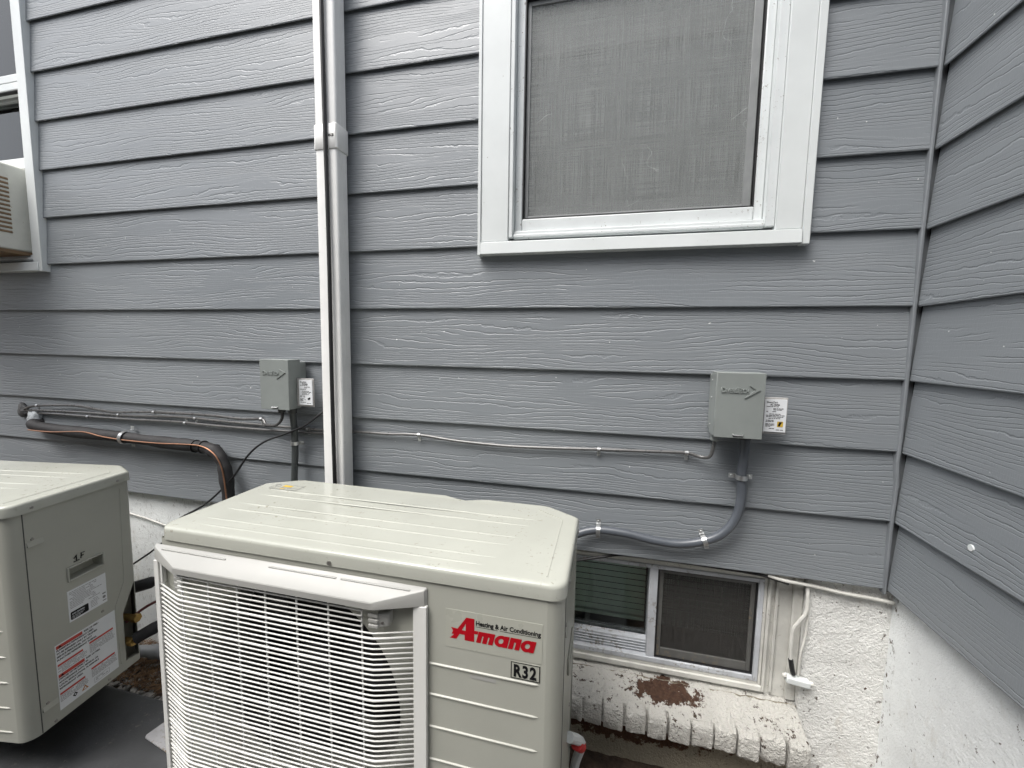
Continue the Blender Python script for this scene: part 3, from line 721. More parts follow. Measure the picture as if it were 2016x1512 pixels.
    # rear valves
    for yy, zz in ((0.268, 0.082), (0.285, 0.15)) if rz else ():
        bm = B(); cyl(bm, (-0.045, yy, zz), (1, 0, 0), 0.011, 0.046, 14); cyl(bm, (-0.002, yy, zz), (1, 0, 0), 0.014, 0.016, 6); obj('valve', bm, 'brass', u)
    boxobj('foot_rail', (-0.80, -0.76, 0.09, 0.33, -0.118, -0.001), 'pad', u); boxobj('foot_rail', (-0.20, -0.16, 0.09, 0.33, -0.118, -0.001), 'pad', u)
    bm = B(); cyl(bm, (-0.47, -0.0035, UH-0.023), (0, -1, 0), 0.0045, 0.003, 12); obj('screw', bm, 'screw', lid)
    return u, sp, fp, lid
uf, spf, fpf, lidf = unit((-0.060, -0.500, UZ), 0.0, 'cream outdoor unit with red lettering on its front, nearest, in front of the downspout')
ul, spl, fpl, lidl = unit((-1.4285, -0.524, UZ), math.radians(9), 'cream outdoor unit at the left with large red and white warning label on its side')

# foot plate of the near unit's stand
bm = B()
pl = [(-0.16, -0.04), (-0.153, -0.047), (0.20, -0.047), (0.20, 0.047), (-0.153, 0.047), (-0.16, 0.04)]
prism(bm, pl, 0.0, 0.004)
o = obj('stand_plate', bm, 'foot_plate', uf, bevel=0.001); o.location = (-1.07, 0.165, -0.119); o.rotation_euler = (0, 0, math.radians(-10))
bm = B(); cyl(bm, (-0.135, 0.012, 0.0041), (0, 0, 1), 0.006, 0.0006, 14); obj('bolt_hole', bm, 'ink', o)

# lettering on the near unit's front ---------------------------------------
F = frame((0, -0.0008, 0), (1, 0, 0), (0, 0, 1))
boxobj('sticker', (-0.222, -0.037, -0.0006, -0.0001, 0.482, 0.558), 'sticker', fpf)
FS = frame((-0.214, -0.0010, 0.501), (1, 0, 0), (0, 0, 1))
bm = B()
A_ = [(0.0, 0.000), (0.022, 0.000), (0.026, 0.007), (0.0335, 0.007), (0.0335, 0.0), (0.0545, 0.0), (0.0545, 0.0145), (0.062, 0.0145), (0.064, 0.0185), (0.0535, 0.0185), (0.0565, 0.0455), (0.0375, 0.0455), (0.0205, 0.0215), (0.0095, 0.0215), (0.0022, 0.0225), (0.0072, 0.0165), (0.0050, 0.0105), (0.0110, 0.0105), (0.0075, 0.0062), (0.0, 0.0048)]
A_ = [(0.0, 0.0), (0.0135, 0.0), (0.0200, 0.0105), (0.0300, 0.0105), (0.0300, 0.0), (0.0490, 0.0), (0.0490, 0.0455), (0.0330, 0.0455), (0.0160, 0.0205), (0.0030, 0.0215), (0.0070, 0.0150), (0.0040, 0.0085), (0.0090, 0.0085), (0.0040, 0.0030)]
bmA = B()
# the A has its counter cut out: two loops bridged by a triangle fill
outer = [bmA.verts.new(FS @ Vector((p[0], p[1], 0))) for p in A_]; inner = [bmA.verts.new(FS @ Vector((p[0], p[1], 0))) for p in ((0.0245, 0.0190), (0.0320, 0.0190), (0.0320, 0.0330))]
eds = [bmA.edges.new((outer[i], outer[(i+1) % len(outer)])) for i in range(len(outer))] + [bmA.edges.new((inner[i], inner[(i+1) % 3])) for i in range(3)]
bmesh.ops.triangle_fill(bmA, edges=eds, use_beauty=True, use_dissolve=False)
poly(bmA, FS, [(0.0491, 0.0160), (0.0560, 0.0160), (0.0570, 0.0225), (0.0491, 0.0225)])
XH = 0.0225; LZ = [0.0]
def slant(x_, y_): return (x_ + 0.24*y_, y_)
def piece(pts):
    LZ[0] += 0.00003; poly(bmA, FS, [slant(*p) for p in pts], LZ[0])
def stem(x_, w=0.0088, y0_=0.0, y1_=XH): piece([(x_, y0_), (x_+w, y0_), (x_+w, y1_), (x_, y1_)])
def band(xa, xb):
    n_ = 8; piece([(xa, XH-0.0085)] + [(xb, XH-0.0085)] + [(xb - 0.004 + 0.004*math.cos(k*math.pi/16), XH - 0.0045 + 0.0045*math.sin(k*math.pi/16)) for k in range(9)] + [(xa, XH)])
def ring_a(x_):
    LZ[0] += 0.00003; n_ = 20; cx_, cy_ = x_+0.0118, XH/2
    O_ = [bmA.verts.new(FS @ Vector((*slant(cx_+0.0122*math.cos(2*math.pi*k/n_), cy_+0.0116*math.sin(2*math.pi*k/n_)), LZ[0]))) for k in range(n_)]
    I_ = [bmA.verts.new(FS @ Vector((*slant(cx_+0.0046*math.cos(2*math.pi*k/n_), cy_+0.0050*math.sin(2*math.pi*k/n_)), LZ[0]))) for k in range(n_)]
    for k in range(n_): bmA.faces.new((O_[k], O_[(k+1) % n_], I_[(k+1) % n_], I_[k]))
stem(0.0525); band(0.0525, 0.0722); stem(0.0640); band(0.0640, 0.0842); stem(0.0755)
ring_a(0.0860); stem(0.1030)
stem(0.1135); band(0.1135, 0.1345); stem(0.1257)
ring_a(0.1355); stem(0.1525)
obj('logo_lettering', bmA, 'logo_red', fpf, smooth=False); bm.free()
bm = B(); add_text(bm, 'Heating & Air Conditioning', 0.0128, FS @ Matrix.Translation((0.0515, 0.0335, 0.0)), offset=0.0004, sx=0.862)
quad(bm, FS, 0.0515, 0.094, 0.0302, 0.0311); quad(bm, FS, 0.098, 0.171, 0.0302, 0.0311)
obj('small_lettering', bm, 'ink', fpf, smooth=False)
boxobj('sticker', (-0.094, -0.040, -0.0006, -0.0001, 0.445, 0.478), 'sticker', fpf)
bm = B()
for q in ((-0.094, -0.0925, 0.4455, 0.4775), (-0.0415, -0.040, 0.4455, 0.4775), (-0.0924, -0.0416, 0.4455, 0.447), (-0.0924, -0.0416, 0.476, 0.4775)): quad(bm, F, *q, 0.0003)
for k_, (ch_, xx_) in enumerate((('R', -0.0895), ('3', -0.0730), ('2', -0.0585))): add_text(bm, ch_, 0.0325, F @ Matrix.Translation((xx_, 0.4500, 0.0003+0.00008*k_)), offset=0.0013, sx=0.74)
obj('refrigerant_lettering', bm, 'ink', fpf, smooth=False)
# peeled sticker remains below the first rib
bm = B(); quad(bm, F, -0.172, -0.122, 0.427, 0.434); obj('sticker_residue', bm, 'guard_white', fpf)
# label on the lid, rear left
LF = frame((-0.872, 0.262, UH+0.0006), (1, 0, 0), (0, 1, 0))
bm = B(); quad(bm, LF, 0, 0.090, 0, 0.036); obj('lid_label', bm, 'sticker', lidf)
bm = B()
for q in ((0, 0.09, 0, 0.0012), (0, 0.09, 0.0348, 0.036), (0, 0.0012, 0.0012, 0.0348), (0.0888, 0.09, 0.0012, 0.0348), (0.03, 0.084, 0.014, 0.0155), (0.03, 0.076, 0.009, 0.0105), (0.006, 0.02, 0.006, 0.0072)): quad(bm, LF, *q, 0.0003)
tube(bm, [LF @ Vector((0.014+0.008*math.cos(a*0.5236), 0.022+0.008*math.sin(a*0.5236), 0.0003)) for a in range(13)], 0.0008, 5)
obj('label_print', bm, 'ink_grey', lidf, smooth=False)
bm = B(); quad(bm, LF, 0.03, 0.058, 0.019, 0.031, 0.0004); quad(bm, LF, 0.034, 0.05, 0.004, 0.0075, 0.0004); obj('label_print', bm, 'ink_yellow', lidf)

# side labels of the left unit ---------------------------------------------
def S(y, z, h=0.0012): return frame((h, y, z), (0, 1, 0), (0, 0, 1))
bm = B()
pts = [(0.133, 0.433), (0.139, 0.441), (0.139, 0.424)]
tube(bm, [(0.001, y, z) for y, z in pts], 0.0013, 6); tube(bm, [(0.001, 0.132, 0.424), (0.001, 0.146, 0.4245)], 0.0013, 6)
tube(bm, [(0.001, 0.150, 0.426), (0.001, 0.152, 0.441), (0.001, 0.160, 0.4405)], 0.0013, 6); tube(bm, [(0.001, 0.151, 0.433), (0.001, 0.157, 0.433)], 0.0013, 6)
obj('handwriting', bm, 'ink', spl)
boxobj('rating_label', (0.0002, 0.0008, 0.110, 0.210, 0.257, 0.348), 'paper', spl)
bm = B(); SL = S(0, 0)
r = random.Random(3)
def greek(bm, M, x0, x1, y, h, dens=0.75, w=(0.003, 0.009)):
    x = x0
    while x < x1 - 0.002:
        d = min(r.uniform(*w), x1-x)
        if r.random() < dens + 0.15: quad(bm, M, x, x+d, y, y+h)
        x += d + 0.0012
for k in range(11): greek(bm, SL, 0.114, 0.114 + (0.07 if k < 2 else r.uniform(0.055, 0.088)), 0.341-k*0.0046, 0.0016)
for k in range(6): greek(bm, SL, 0.165, r.uniform(0.182, 0.19), 0.288-k*0.0044, 0.0014)
quad(bm, SL, 0.197, 0.2065, 0.286, 0.290); cyl(bm, (0.0011, 0.2015, 0.277), (1, 0, 0), 0.0045, 0.0002, 14); quad(bm, SL, 0.197, 0.207, 0.265, 0.268)
obj('label_print', bm, 'ink_grey', spl, smooth=False)
bm = B(); poly(bm, SL, [(0.1155, 0.262), (0.157, 0.262), (0.159, 0.264), (0.159, 0.283), (0.157, 0.285), (0.1155, 0.285), (0.1135, 0.283), (0.1135, 0.264)])
obj('label_block', bm, 'ink', spl, smooth=False)
bm = B(); SU = S(0, 0, 0.0015)
add_text(bm, 'AHRI CERTIFIED', 0.0062, S(0.1165, 0.2755, 0.0015), offset=0.0001, sx=0.72)
for k in range(3): greek(bm, SU, 0.117, 0.150-k*0.006, 0.2712-k*0.0032, 0.0010)
obj('block_print', bm, 'paper', spl, smooth=False)
boxobj('warning_label', (0.0002, 0.0008, 0.071, 0.2275, 0.027, 0.216), 'paper', spl)
bmg = B()
def bar(x0, x1, z0, z1):
    b_ = B(); quad(b_, SL, x0, x1, z0, z1); obj('warning_bar', b_, 'ink_red', spl, smooth=False)
y0 = 0.0735; y1 = 0.2255
def head(z, lines, hs=0.0066, pitch=0.0092):
    bar(y0, y0+0.064, z-0.0012, z+0.0082)
    bmk = B()
    poly(bmk, SU, [(y0+0.004, z+0.0008), (y0+0.013, z+0.0008), (y0+0.0085, z+0.0072)])
    add_text(bmk, lines[0], hs, S(y0+0.068, z+0.0015), offset=0.00028, sx=0.98)
    for i, l in enumerate(lines[1:]): add_text(bmk, l, hs, S(y0, z+0.0015-(i+1)*pitch), offset=0.00028, sx=0.95)
    obj('warning_lettering', bmk, 'ink', spl, smooth=False)
head(0.2045, ['RISK OF FIRE -', 'FLAMMABLE REFRIGERANT USED.', 'TO BE REPAIRED ONLY BY TRAINED', 'SERVICE PERSONNEL. DO NOT', 'PUNCTURE REFRIGERANT TUBING.'])
def para(x0, x1, z, nlines, barw):
    bar(x0, x0+barw, z, z+0.0058)
    for k in range(nlines): greek(bmg, SL, x0, x1-r.uniform(0, 0.01), z-0.0042-k*0.0039, 0.0016)
para(y0, y0+0.072, 0.1535, 5, 0.062); para(y0+0.079, y1, 0.160, 7, 0.066)
head(0.1215, ['RISK OF FIRE.', 'DISPOSE OF PROPERLY IN', 'ACCORDANCE WITH FEDERAL OR', 'LOCAL REGULATIONS. FLAMMABLE', 'REFRIGERANT USED.'])
para(y0, y0+0.072, 0.0700, 5, 0.062); para(y0+0.079, y1, 0.0790, 6, 0.066)
for q in ((0.158, 0.2, 0.0335, 0.0342), (0.158, 0.2, 0.0478, 0.0485), (0.158, 0.1587, 0.0342, 0.0478), (0.1993, 0.2, 0.0342, 0.0478)): quad(bmg, SL, *q)
for k in range(2): greek(bmg, SL, 0.162, 0.196, 0.0435-k*0.0050, 0.0020)
bmk = B(); poly(bmk, SL, [(0.108, 0.0365), (0.1145, 0.043), (0.108, 0.0495), (0.1015, 0.043)])
obj('hazard_diamond', bmk, 'ink', spl, smooth=False); obj('fine_print', bmg, 'ink_grey', spl, smooth=False)
bm = B(); poly(bm, SL, [(0.124, 0.036), (0.142, 0.036), (0.133, 0.050)]); obj('hazard_triangle', bm, 'ink_orange', spl, smooth=False)
bm = B(); poly(bm, SU, [(0.129, 0.038), (0.137, 0.038), (0.133, 0.0455)]); poly(bm, SU, [(0.1055, 0.043), (0.108, 0.0405), (0.1105, 0.043), (0.108, 0.0455)]); obj('hazard_mark', bm, 'paper', spl, smooth=False)

# ------------------------------------------------------------------ downspout and its cable
ds = thing('downspout', (-0.848, -0.0385, 0), 'white rectangular downspout running down the siding behind the near unit', 'downspout')
def dsring(z, o=0.0, cor=True):
    P = []; hw, hd, r = 0.037+o, 0.0265+o, 0.007
    for (cx, cy, a0) in ((hw-r, -hd+r, -90), (hw-r, hd-r, 0), (-hw+r, hd-r, 90), (-hw+r, -hd+r, 180)):
        for k in range(4):
            a = math.radians(a0+30*k); P.append((cx+r*math.cos(a), cy+r*math.sin(a), z))
        if cor and a0 in (-90, 90):
            s = 1 if a0 == -90 else -1
            for q in range(1, 12): P.append((s*(hw - (0.0006 if q % 4 in (1, 2) else 0)), s*(-hd+r+(2*hd-2*r)*q/12), z))
    return P
bm = B(); loft(bm, [dsring(0.02), dsring(1.5), dsring(3.2)]); obj('pipe', bm, 'downspout', ds, angle=50)
bm = B(); loft(bm, [dsring(1.850, 0.0016, False), dsring(1.852, 0.0032, False), dsring(1.920, 0.0032, False), dsring(1.922, 0.0016, False)])
bd = obj('bracket', bm, 'downspout', ds, angle=40)
bm = B(); box(bm, 0.012, 0.030, -0.0305, -0.0296, 1.885, 1.891); obj('slot', bm, 'fitting_dark', bd)
bm = B(); cyl(bm, (0.024, -0.0300, 1.888), (0, -1, 0), 0.0035, 0.002, 10); obj('bracket_screw', bm, 'screw', bd)
bm = B(); tube(bm, [(-0.839+0.004*math.sin(z*2.3)+0.002*math.sin(z*5.1), -0.0745+0.002*math.sin(z*4), z) for z in [0.25+0.1*k for k in range(30)]], 0.0062, 8, smooth=2)
tag(obj('cable', bm, 'black_rubber'), 'black cable hanging straight down along the white downspout', 'cable')

# ------------------------------------------------------------------ disconnect boxes
def clip(par, c, r, along, n, mat='zinc', tabs=(1,), w=0.012):
    """one- or two-hole strap over a pipe; c centre of the pipe, along its run, n out of the wall"""
    c = Vector(c); t = Vector(along).normalized(); n = Vector(n); s = t.cross(n).normalized()
    bm = B(); rings = []
    steps = [(-r*1.02, -r*0.9)] + [(-r*math.cos(math.radians(a)), r*math.sin(math.radians(a))) for a in range(0, 181, 20)] + [(r*1.02, -r*0.9)]
    if 1 in tabs: steps += [(r*1.3, -r), (r+0.016, -r)]
    if -1 in tabs: steps = [(-r-0.016, -r), (-r*1.3, -r)] + steps
    for a, b in steps:
        p = c + s*a + n*b
        nn = (s*a + n*max(b, 0))
        nn = n if abs(a) > r*1.05 else (nn.normalized() if nn.length > 1e-6 else n)
        rings.append([p - t*w/2 + nn*0.0004, p + t*w/2 + nn*0.0004, p + t*w/2 + nn*0.0018, p - t*w/2 + nn*0.0018])
    loft(bm, rings); o = obj('clamp', bm, mat, par)
    for k in tabs:
        bm = B(); cyl(bm, c + s*k*(r+0.009) - n*(r-0.001), n, 0.0042, 0.004, 10, 0.003); obj('clamp_screw', bm, 'zinc', o)
    return o
def disconnect(cx, z0, label, flip):
    b = thing('disconnect_box', (cx, -0.012, z0), label, 'electrical box', 'disconnect boxes on the siding')
    bm = B(); box(bm, -0.052, 0.052, -0.062, 0.008, 0.004, 0.150); obj('housing', bm, 'box_grey', b, bevel=0.003)
    bm = B(); prism(bm, [(-0.0745, -0.004), (-0.0745, 0.158), (-0.022, 0.158), (-0.022, 0.155), (-0.0715, 0.155), (-0.0715, -0.004)], -0.0545, 0.0545, 'x')
    box(bm, -0.0545, -0.0515, -0.0714, -0.022, -0.002, 0.1549); box(bm, 0.0515, 0.0545, -0.0714, -0.022, -0.002, 0.1549)
    cov = obj('cover', bm, 'box_grey', b, bevel=0.0012)
    T = frame((-0.044, -0.0745, 0.109), (1, 0, 0), (0, 0, 1))
    bm = B()
    add_text(bm, 'D', 0.0185, T, extrude=0.0022, sx=0.85, offset=0.0004); add_text(bm, 'IVERSI', 0.0145, T @ Matrix.Translation((0.0105, 0, 0)), extrude=0.0022, sx=0.75, offset=0.0004)
    add_text(bm, 'T', 0.0185, T @ Matrix.Translation((0.0355, 0, 0)), extrude=0.0022, sx=0.75, offset=0.0004); add_text(bm, 'ECH', 0.0145, T @ Matrix.Translation((0.0432, 0, 0)), extrude=0.0022, sx=0.70, offset=0.0004)
    poly(bm, T, [(0.062, 0.019), (0.0655, 0.019), (0.088, 0.0085), (0.056, -0.012), (0.0535, -0.012), (0.0775, 0.0085)], 0, 0.0024)
    obj('embossed_lettering', bm, 'box_grey', cov, smooth=False)
    bm = B(); tube(bm, [(-0.011, -0.0745, 0.006), (-0.010, -0.079, 0.004), (0.010, -0.079, 0.004), (0.011, -0.0745, 0.006)], 0.0016, 6); obj('hasp', bm, 'zinc', cov)
    boxobj('hasp_slot', (-0.011, 0.011, -0.0748, -0.0744, 0.0, 0.004), 'ink', cov)
    # clear pocket with the printed card
    pk = boxobj('card_holder', (0.0546, 0.118, -0.040, -0.036, 0.006, 0.098), 'clear_plastic', b, 0.001)
    boxobj('card', (0.066, 0.115, -0.0432, -0.0402, 0.012, 0.093), 'paper', pk)
    Kf = frame((0.066, -0.0436, 0.012), (1, 0, 0), (0, 0, 1)); bm = B()
    add_text(bm, 'DiversiTech', 0.0062, Kf @ Matrix.Translation((0.004, 0.0720, 0)), offset=0.0001, sx=0.8)
    add_text(bm, 'AC Series', 0.0064, Kf @ Matrix.Translation((0.012, 0.0662, 0)), offset=0.00025, sx=0.8)
    for (x0, x1, zz) in ((0.004, 0.031, 0.0625), (0.019, 0.044, 0.0575), (0.019, 0.041, 0.0545), (0.004, 0.026, 0.0500), (0.011, 0.037, 0.0440), (0.004, 0.045, 0.0405), (0.005, 0.044, 0.0370), (0.010, 0.036, 0.0330), (0.004, 0.022, 0.0280), (0.004, 0.022, 0.0250), (0.004, 0.025, 0.0190), (0.004, 0.024, 0.0160), (0.004, 0.016, 0.0130), (0.004, 0.024, 0.0075), (0.028, 0.044, 0.0045)):
        greek(bm, Kf, x0, x1, zz, 0.0015, 0.8)
    obj('card_print', bm, 'ink', pk, smooth=False)
    if not flip:
        bm = B(); quad(bm, Kf, 0.030, 0.043, 0.0130, 0.0265, 0.0002); obj('card_picture', bm, 'ink_yellow', pk)
        bm = B(); poly(bm, Kf, [(0.032, 0.015), (0.036, 0.0145), (0.039, 0.022), (0.042, 0.025), (0.035, 0.0255), (0.033, 0.021)], 0.0004); obj('card_picture_mark', bm, 'ink', pk, smooth=False)
    else:
        bm = B(); poly(bm, Kf, [(0.032, 0.018), (0.036, 0.0165), (0.042, 0.02), (0.041, 0.026), (0.036, 0.022), (0.033, 0.024)], 0.0004); obj('card_picture', bm, 'ink', pk, smooth=False)
    # knockout fittings beneath
    if flip:
        for xx, rr in ((-0.012, 0.013), (0.030, 0.015)):
            bm = B(); cyl(bm, (xx, -0.034, -0.020), (0, 0, 1), rr*0.85, 0.024, 16, rr); obj('fitting', bm, 'fitting_dark', b)
    else:
        boxobj('fitting', (-0.049, -0.030, -0.036, -0.012, -0.024, 0.004), 'box_grey', b, 0.003)
        bm = B(); cyl(bm, (0.033, -0.022, -0.016), (0, 0, 1), 0.014, 0.020, 16); obj('fitting', bm, 'fitting_dark', b)
    for zz in (0.02, 0.09, 0.135):
        bm = B(); cyl(bm, (-0.0545, -0.03, zz), (-1, 0, 0), 0.003, 0.0012, 10); obj('rivet', bm, 'zinc', b)
    return b
disconnect(0.3155, 1.060, 'grey electrical disconnect box with data card on the right, near the inside corner', False)
disconnect(-1.043, 1.060, 'grey electrical disconnect box with data card directly left of the downspout', True)

# ------------------------------------------------------------------ conduits
def wall_run(name, pts, r, mat, label, cat, clips=(), tabs=(1, -1), group=None, seg=12, sub=6, cw=0.012):
    root = thing(name, pts[0], label, cat, group)
    bm = B(); tube(bm, [Vector(p)-Vector(pts[0]) for p in pts], r, seg, smooth=sub); obj('run', bm, mat, root)
    for c in clips:
        p, d = c[0], c[1]; tb = c[2] if len(c) > 2 else tabs
        clip(root, Vector(p)-Vector(pts[0]), r*1.04, d, (0, -1, 0), tabs=tb, w=cw)
    return root
C2 = [(0.350, -0.034, 1.046), (0.350, -0.030, 0.997), (0.349, -0.026, 0.942), (0.352, -0.026, 0.888), (0.343, -0.026, 0.832), (0.315, -0.026, 0.786), (0.273, -0.024, 0.758), (0.210, -0.024, 0.740), (0.143, -0.024, 0.741), (0.062, -0.022, 0.751), (-0.016, -0.022, 0.751), (-0.073, -0.03, 0.734), (-0.14, -0.06, 0.70), (-0.20, -0.15, 0.62)]
wall_run('conduit', C2, 0.0118, 'conduit', 'grey flexible conduit curving from the right disconnect box to the near unit', 'conduit',
         [((0.349, -0.0275, 0.942), (0, 0, 1)), ((0.270, -0.024, 0.757), (0.9, 0, 0.35)), ((-0.012, -0.022, 0.751), (1, 0, 0))])
C1 = [(-1.013, -0.046, 1.045), (-1.018, -0.036, 0.992), (-1.020, -0.032, 0.94), (-1.022, -0.032, 0.887), (-1.026, -0.034, 0.807), (-1.03, -0.04, 0.6), (-1.03, -0.04, 0.4)]
wall_run('conduit', C1, 0.0108, 'conduit_dark', 'dark conduit dropping straight from the left disconnect box behind the near unit', 'conduit', [((-1.0205, -0.032, 0.935), (0, 0, 1))])

# ------------------------------------------------------------------ control cables along the siding
def cable(pts, r, label, clips, mat='cable_grey', y=None):
    return wall_run('cable', [(p[0], (p[1] if y is None else y), p[2]) for p in pts], r, mat, label, 'cable', [((c[0], (c[1] if y is None else y), c[2]), (1, 0, 0.0), (c[3],)) for c in clips], seg=8, cw=0.009)
Apts = [(-2.37, -0.004, 0.972), (-2.34, -0.014, 0.984), (-2.275, -0.014, 0.997), (-2.073, -0.010, 1.007), (-1.965, -0.010, 0.999), (-1.859, -0.010, 0.992), (-1.68, -0.010, 1.002), (-1.417, -0.010, 1.005), (-1.261, -0.010, 1.0), (-1.17, -0.014, 1.005), (-1.140, -0.025, 0.990), (-1.085, -0.040, 0.995), (-1.057, -0.045, 1.018), (-1.055, -0.046, 1.045)]
cable(Apts, 0.0050, 'topmost thin grey cable of the bundle, bending up into the left disconnect box', [(-2.274, -0.014, 0.997, 1), (-1.66, -0.010, 1.002, 1), (-1.17, -0.014, 1.005, 1)])
Bpts = [(-2.375, -0.004, 0.968), (-2.317, -0.012, 0.976), (-2.199, -0.010, 0.979), (-2.002, -0.010, 0.982), (-1.79, -0.010, 0.982), (-1.542, -0.010, 0.991), (-1.311, -0.010, 0.986), (-1.117, -0.010, 0.983), (-0.945, -0.010, 0.981), (-0.86, -0.008, 0.982), (-0.80, -0.008, 0.983)]
cable(Bpts, 0.0048, 'middle thin grey cable of the bundle, passing behind the downspout', [(-1.838, -0.010, 0.982, 1), (-1.465, -0.010, 0.990, 1), (-0.985, -0.010, 0.981, 1)])
Cpts = [(-2.37, -0.004, 0.962), (-2.201, -0.010, 0.967), (-2.004, -0.010, 0.967), (-1.791, -0.010, 0.968), (-1.543, -0.010, 0.972), (-1.426, -0.010, 0.969), (-1.203, -0.010, 0.967), (-1.077, -0.010, 0.968), (-0.945, -0.010, 0.970), (-0.86, -0.008, 0.972)]
cable(Cpts, 0.0050, 'lowest thin grey cable of the bundle left of the downspout', [(-2.001, -0.010, 0.966, -1), (-1.513, -0.010, 0.970, -1)])
Dpts = [(-0.86, -0.008, 0.984), (-0.823, -0.008, 0.984), (-0.689, -0.008, 0.984), (-0.579, -0.008, 0.988), (-0.446, -0.006, 0.977), (-0.285, -0.006, 0.973), (-0.133, -0.006, 0.978), (-0.021, -0.006, 0.983), (0.120, -0.006, 0.988), (0.212, -0.006, 0.991), (0.252, -0.012, 0.984), (0.272, -0.026, 0.994), (0.277, -0.034, 1.04)]
cable(Dpts, 0.0046, 'grey cable running from the downspout to the right disconnect box', [(-0.577, -0.008, 0.988, 1), (-0.019, -0.006, 0.983, 1), (0.215, -0.006, 0.991, 1)])
bm = B(); tube(bm, [(-0.86, -0.02, 1.08), (-0.915, -0.045, 1.038), (-0.964, -0.05, 1.002), (-1.045, -0.05, 0.968), (-1.127, -0.05, 0.936), (-1.193, -0.05, 0.887), (-1.262, -0.05, 0.803), (-1.331, -0.05, 0.738), (-1.415, -0.045, 0.676), (-1.55, -0.04, 0.60), (-1.60, -0.05, 0.52), (-1.73, -0.09, 0.42), (-1.8, -0.2, 0.36)], 0.0036, 8, smooth=6)
tag(obj('cable', bm, 'black_rubber'), 'thin black cable slanting from behind the downspout down past the black pipe', 'cable')

# insulated line set ---------------------------------------------------------
ls = thing('insulated_pipe', (-2.27, -0.04, 0.919), 'thick black insulated pipe along the siding, bending down behind the near unit', 'pipe')
O = Vector((-2.27, -0.04, 0.919))
LP = [(-2.290, 0.01, 0.925), (-2.275, -0.030, 0.921), (-2.133, -0.032, 0.909), (-1.798, -0.032, 0.903), (-1.564, -0.034, 0.897), (-1.420, -0.036, 0.895), (-1.355, -0.038, 0.884), (-1.318, -0.040, 0.848), (-1.303, -0.042, 0.793), (-1.292, -0.045, 0.70), (-1.275, -0.06, 0.56), (-1.26, -0.09, 0.44), (-1.30, -0.13, 0.37), (-1.40, -0.20, 0.34), (-1.455, -0.255, 0.312)]
bm = B(); tube(bm, [Vector(p)-O for p in LP], 0.024, 16, smooth=6, radii=lambda t, p: 0.0210 + 0.0018*math.sin(t*47) + 0.001*math.sin(t*121) - (0.005 if t < 0.05 else 0) - (0.004 if t > 0.72 else 0)); obj('insulation', bm, 'black_foam', ls)
CP = [(-2.263, -0.0545, 0.905), (-2.134, -0.0545, 0.905), (-1.968, -0.0530, 0.916), (-1.865, -0.0545, 0.905), (-1.751, -0.0545, 0.899), (-1.593, -0.0560, 0.899), (-1.476, -0.0570, 0.904), (-1.39, -0.0580, 0.904), (-1.335, -0.0600, 0.884), (-1.303, -0.0620, 0.846), (-1.289, -0.0630, 0.795), (-1.272, -0.070, 0.70)]
bm = B(); tube(bm, [Vector(p)-O for p in CP], 0.0024, 8, smooth=6); obj('copper_wire', bm, 'copper_wire', ls)
clip(ls, Vector((-1.775, -0.033, 0.9025))-O, 0.0240, (-1, 0, 0.02), (0, -1, 0), tabs=(1, -1), w=0.016)
for xx in (-1.44, -1.405, -1.36):
    bm = B(); cyl(bm, Vector((xx, -0.0362, 0.8945 if xx < -1.4 else 0.887))-O, (1, 0, -0.02 if xx < -1.4 else -0.5), 0.0235, 0.003, 18); obj('tape_band', bm, 'black_rubber', ls)
bm = B(); bmesh.ops.create_icosphere(bm, subdivisions=3, radius=0.034)
for v in bm.verts: v.co = Vector((v.co.x*1.0, v.co.y*0.55, v.co.z*1.15))*(1+0.16*math.sin(v.co.x*160+v.co.z*90)*math.cos(v.co.z*130))
for v in bm.verts: v.co += Vector((-2.312, -0.003, 0.940))
tag(obj('sealing_foam', bm, 'foam_white'), 'pale sealing foam where the black pipe enters the siding', 'sealant')
bm = B(); bmesh.ops.create_icosphere(bm, subdivisions=3, radius=0.022)
for v in bm.verts: v.co = Vector((v.co.x*1.1, v.co.y*0.6, v.co.z*1.3))*(1+0.18*math.sin(v.co.x*190+v.co.z*140)); v.co += Vector((-2.385, -0.002, 0.972))
tag(obj('sealing_putty', bm, 'putty'), 'dark putty where the thin cables enter the siding', 'sealant')

# lines between the two units -------------------------------------------------
bm = B(); tube(bm, [(-1.545, -0.215, 0.440), (-1.475, -0.165, 0.455), (-1.36, -0.12, 0.50), (-1.25, -0.10, 0.53), (-1.10, -0.12, 0.55)], 0.011, 10, smooth=6, radii=lambda t, p: 0.019 if t < 0.24 else 0.011)
tag(obj('whip_cable', bm, 'black_rubber'), 'black power whip with fat end at the rear of the left unit', 'cable')
bm = B(); tube(bm, [(-1.49, -0.255, 0.362), (-1.45, -0.20, 0.40), (-1.36, -0.14, 0.42), (-1.22, -0.13, 0.41), (-1.1, -0.14, 0.38)], 0.0045, 8, smooth=6)
tag(obj('cable', bm, 'dark_red'), 'thin dark red cable above the valve of the left unit', 'cable')
bm = B(); tube(bm, [(-2.2, 0.022, 0.60), (-1.849, 0.022, 0.569), (-1.698, 0.022, 0.545), (-1.4, 0.022, 0.50)], 0.0030, 6, smooth=5)
tag(obj('wire', bm, 'old_white'), 'thin white wire on the foundation behind the two units', 'wire')
bm = B(); tube(bm, [(-1.86, -0.13, 0.07), (-1.70, -0.075, 0.082), (-1.62, -0.055, 0.068), (-1.45, -0.05, 0.045), (-1.2, -0.05, 0.04)], 0.021, 14, smooth=5, radii=lambda t, p: 0.0255 if 0.30 < t < 0.42 else 0.021)
tag(obj('drain_pipe', bm, 'pvc'), 'grey plastic drain pipe lying on the ground by the foundation', 'pipe')

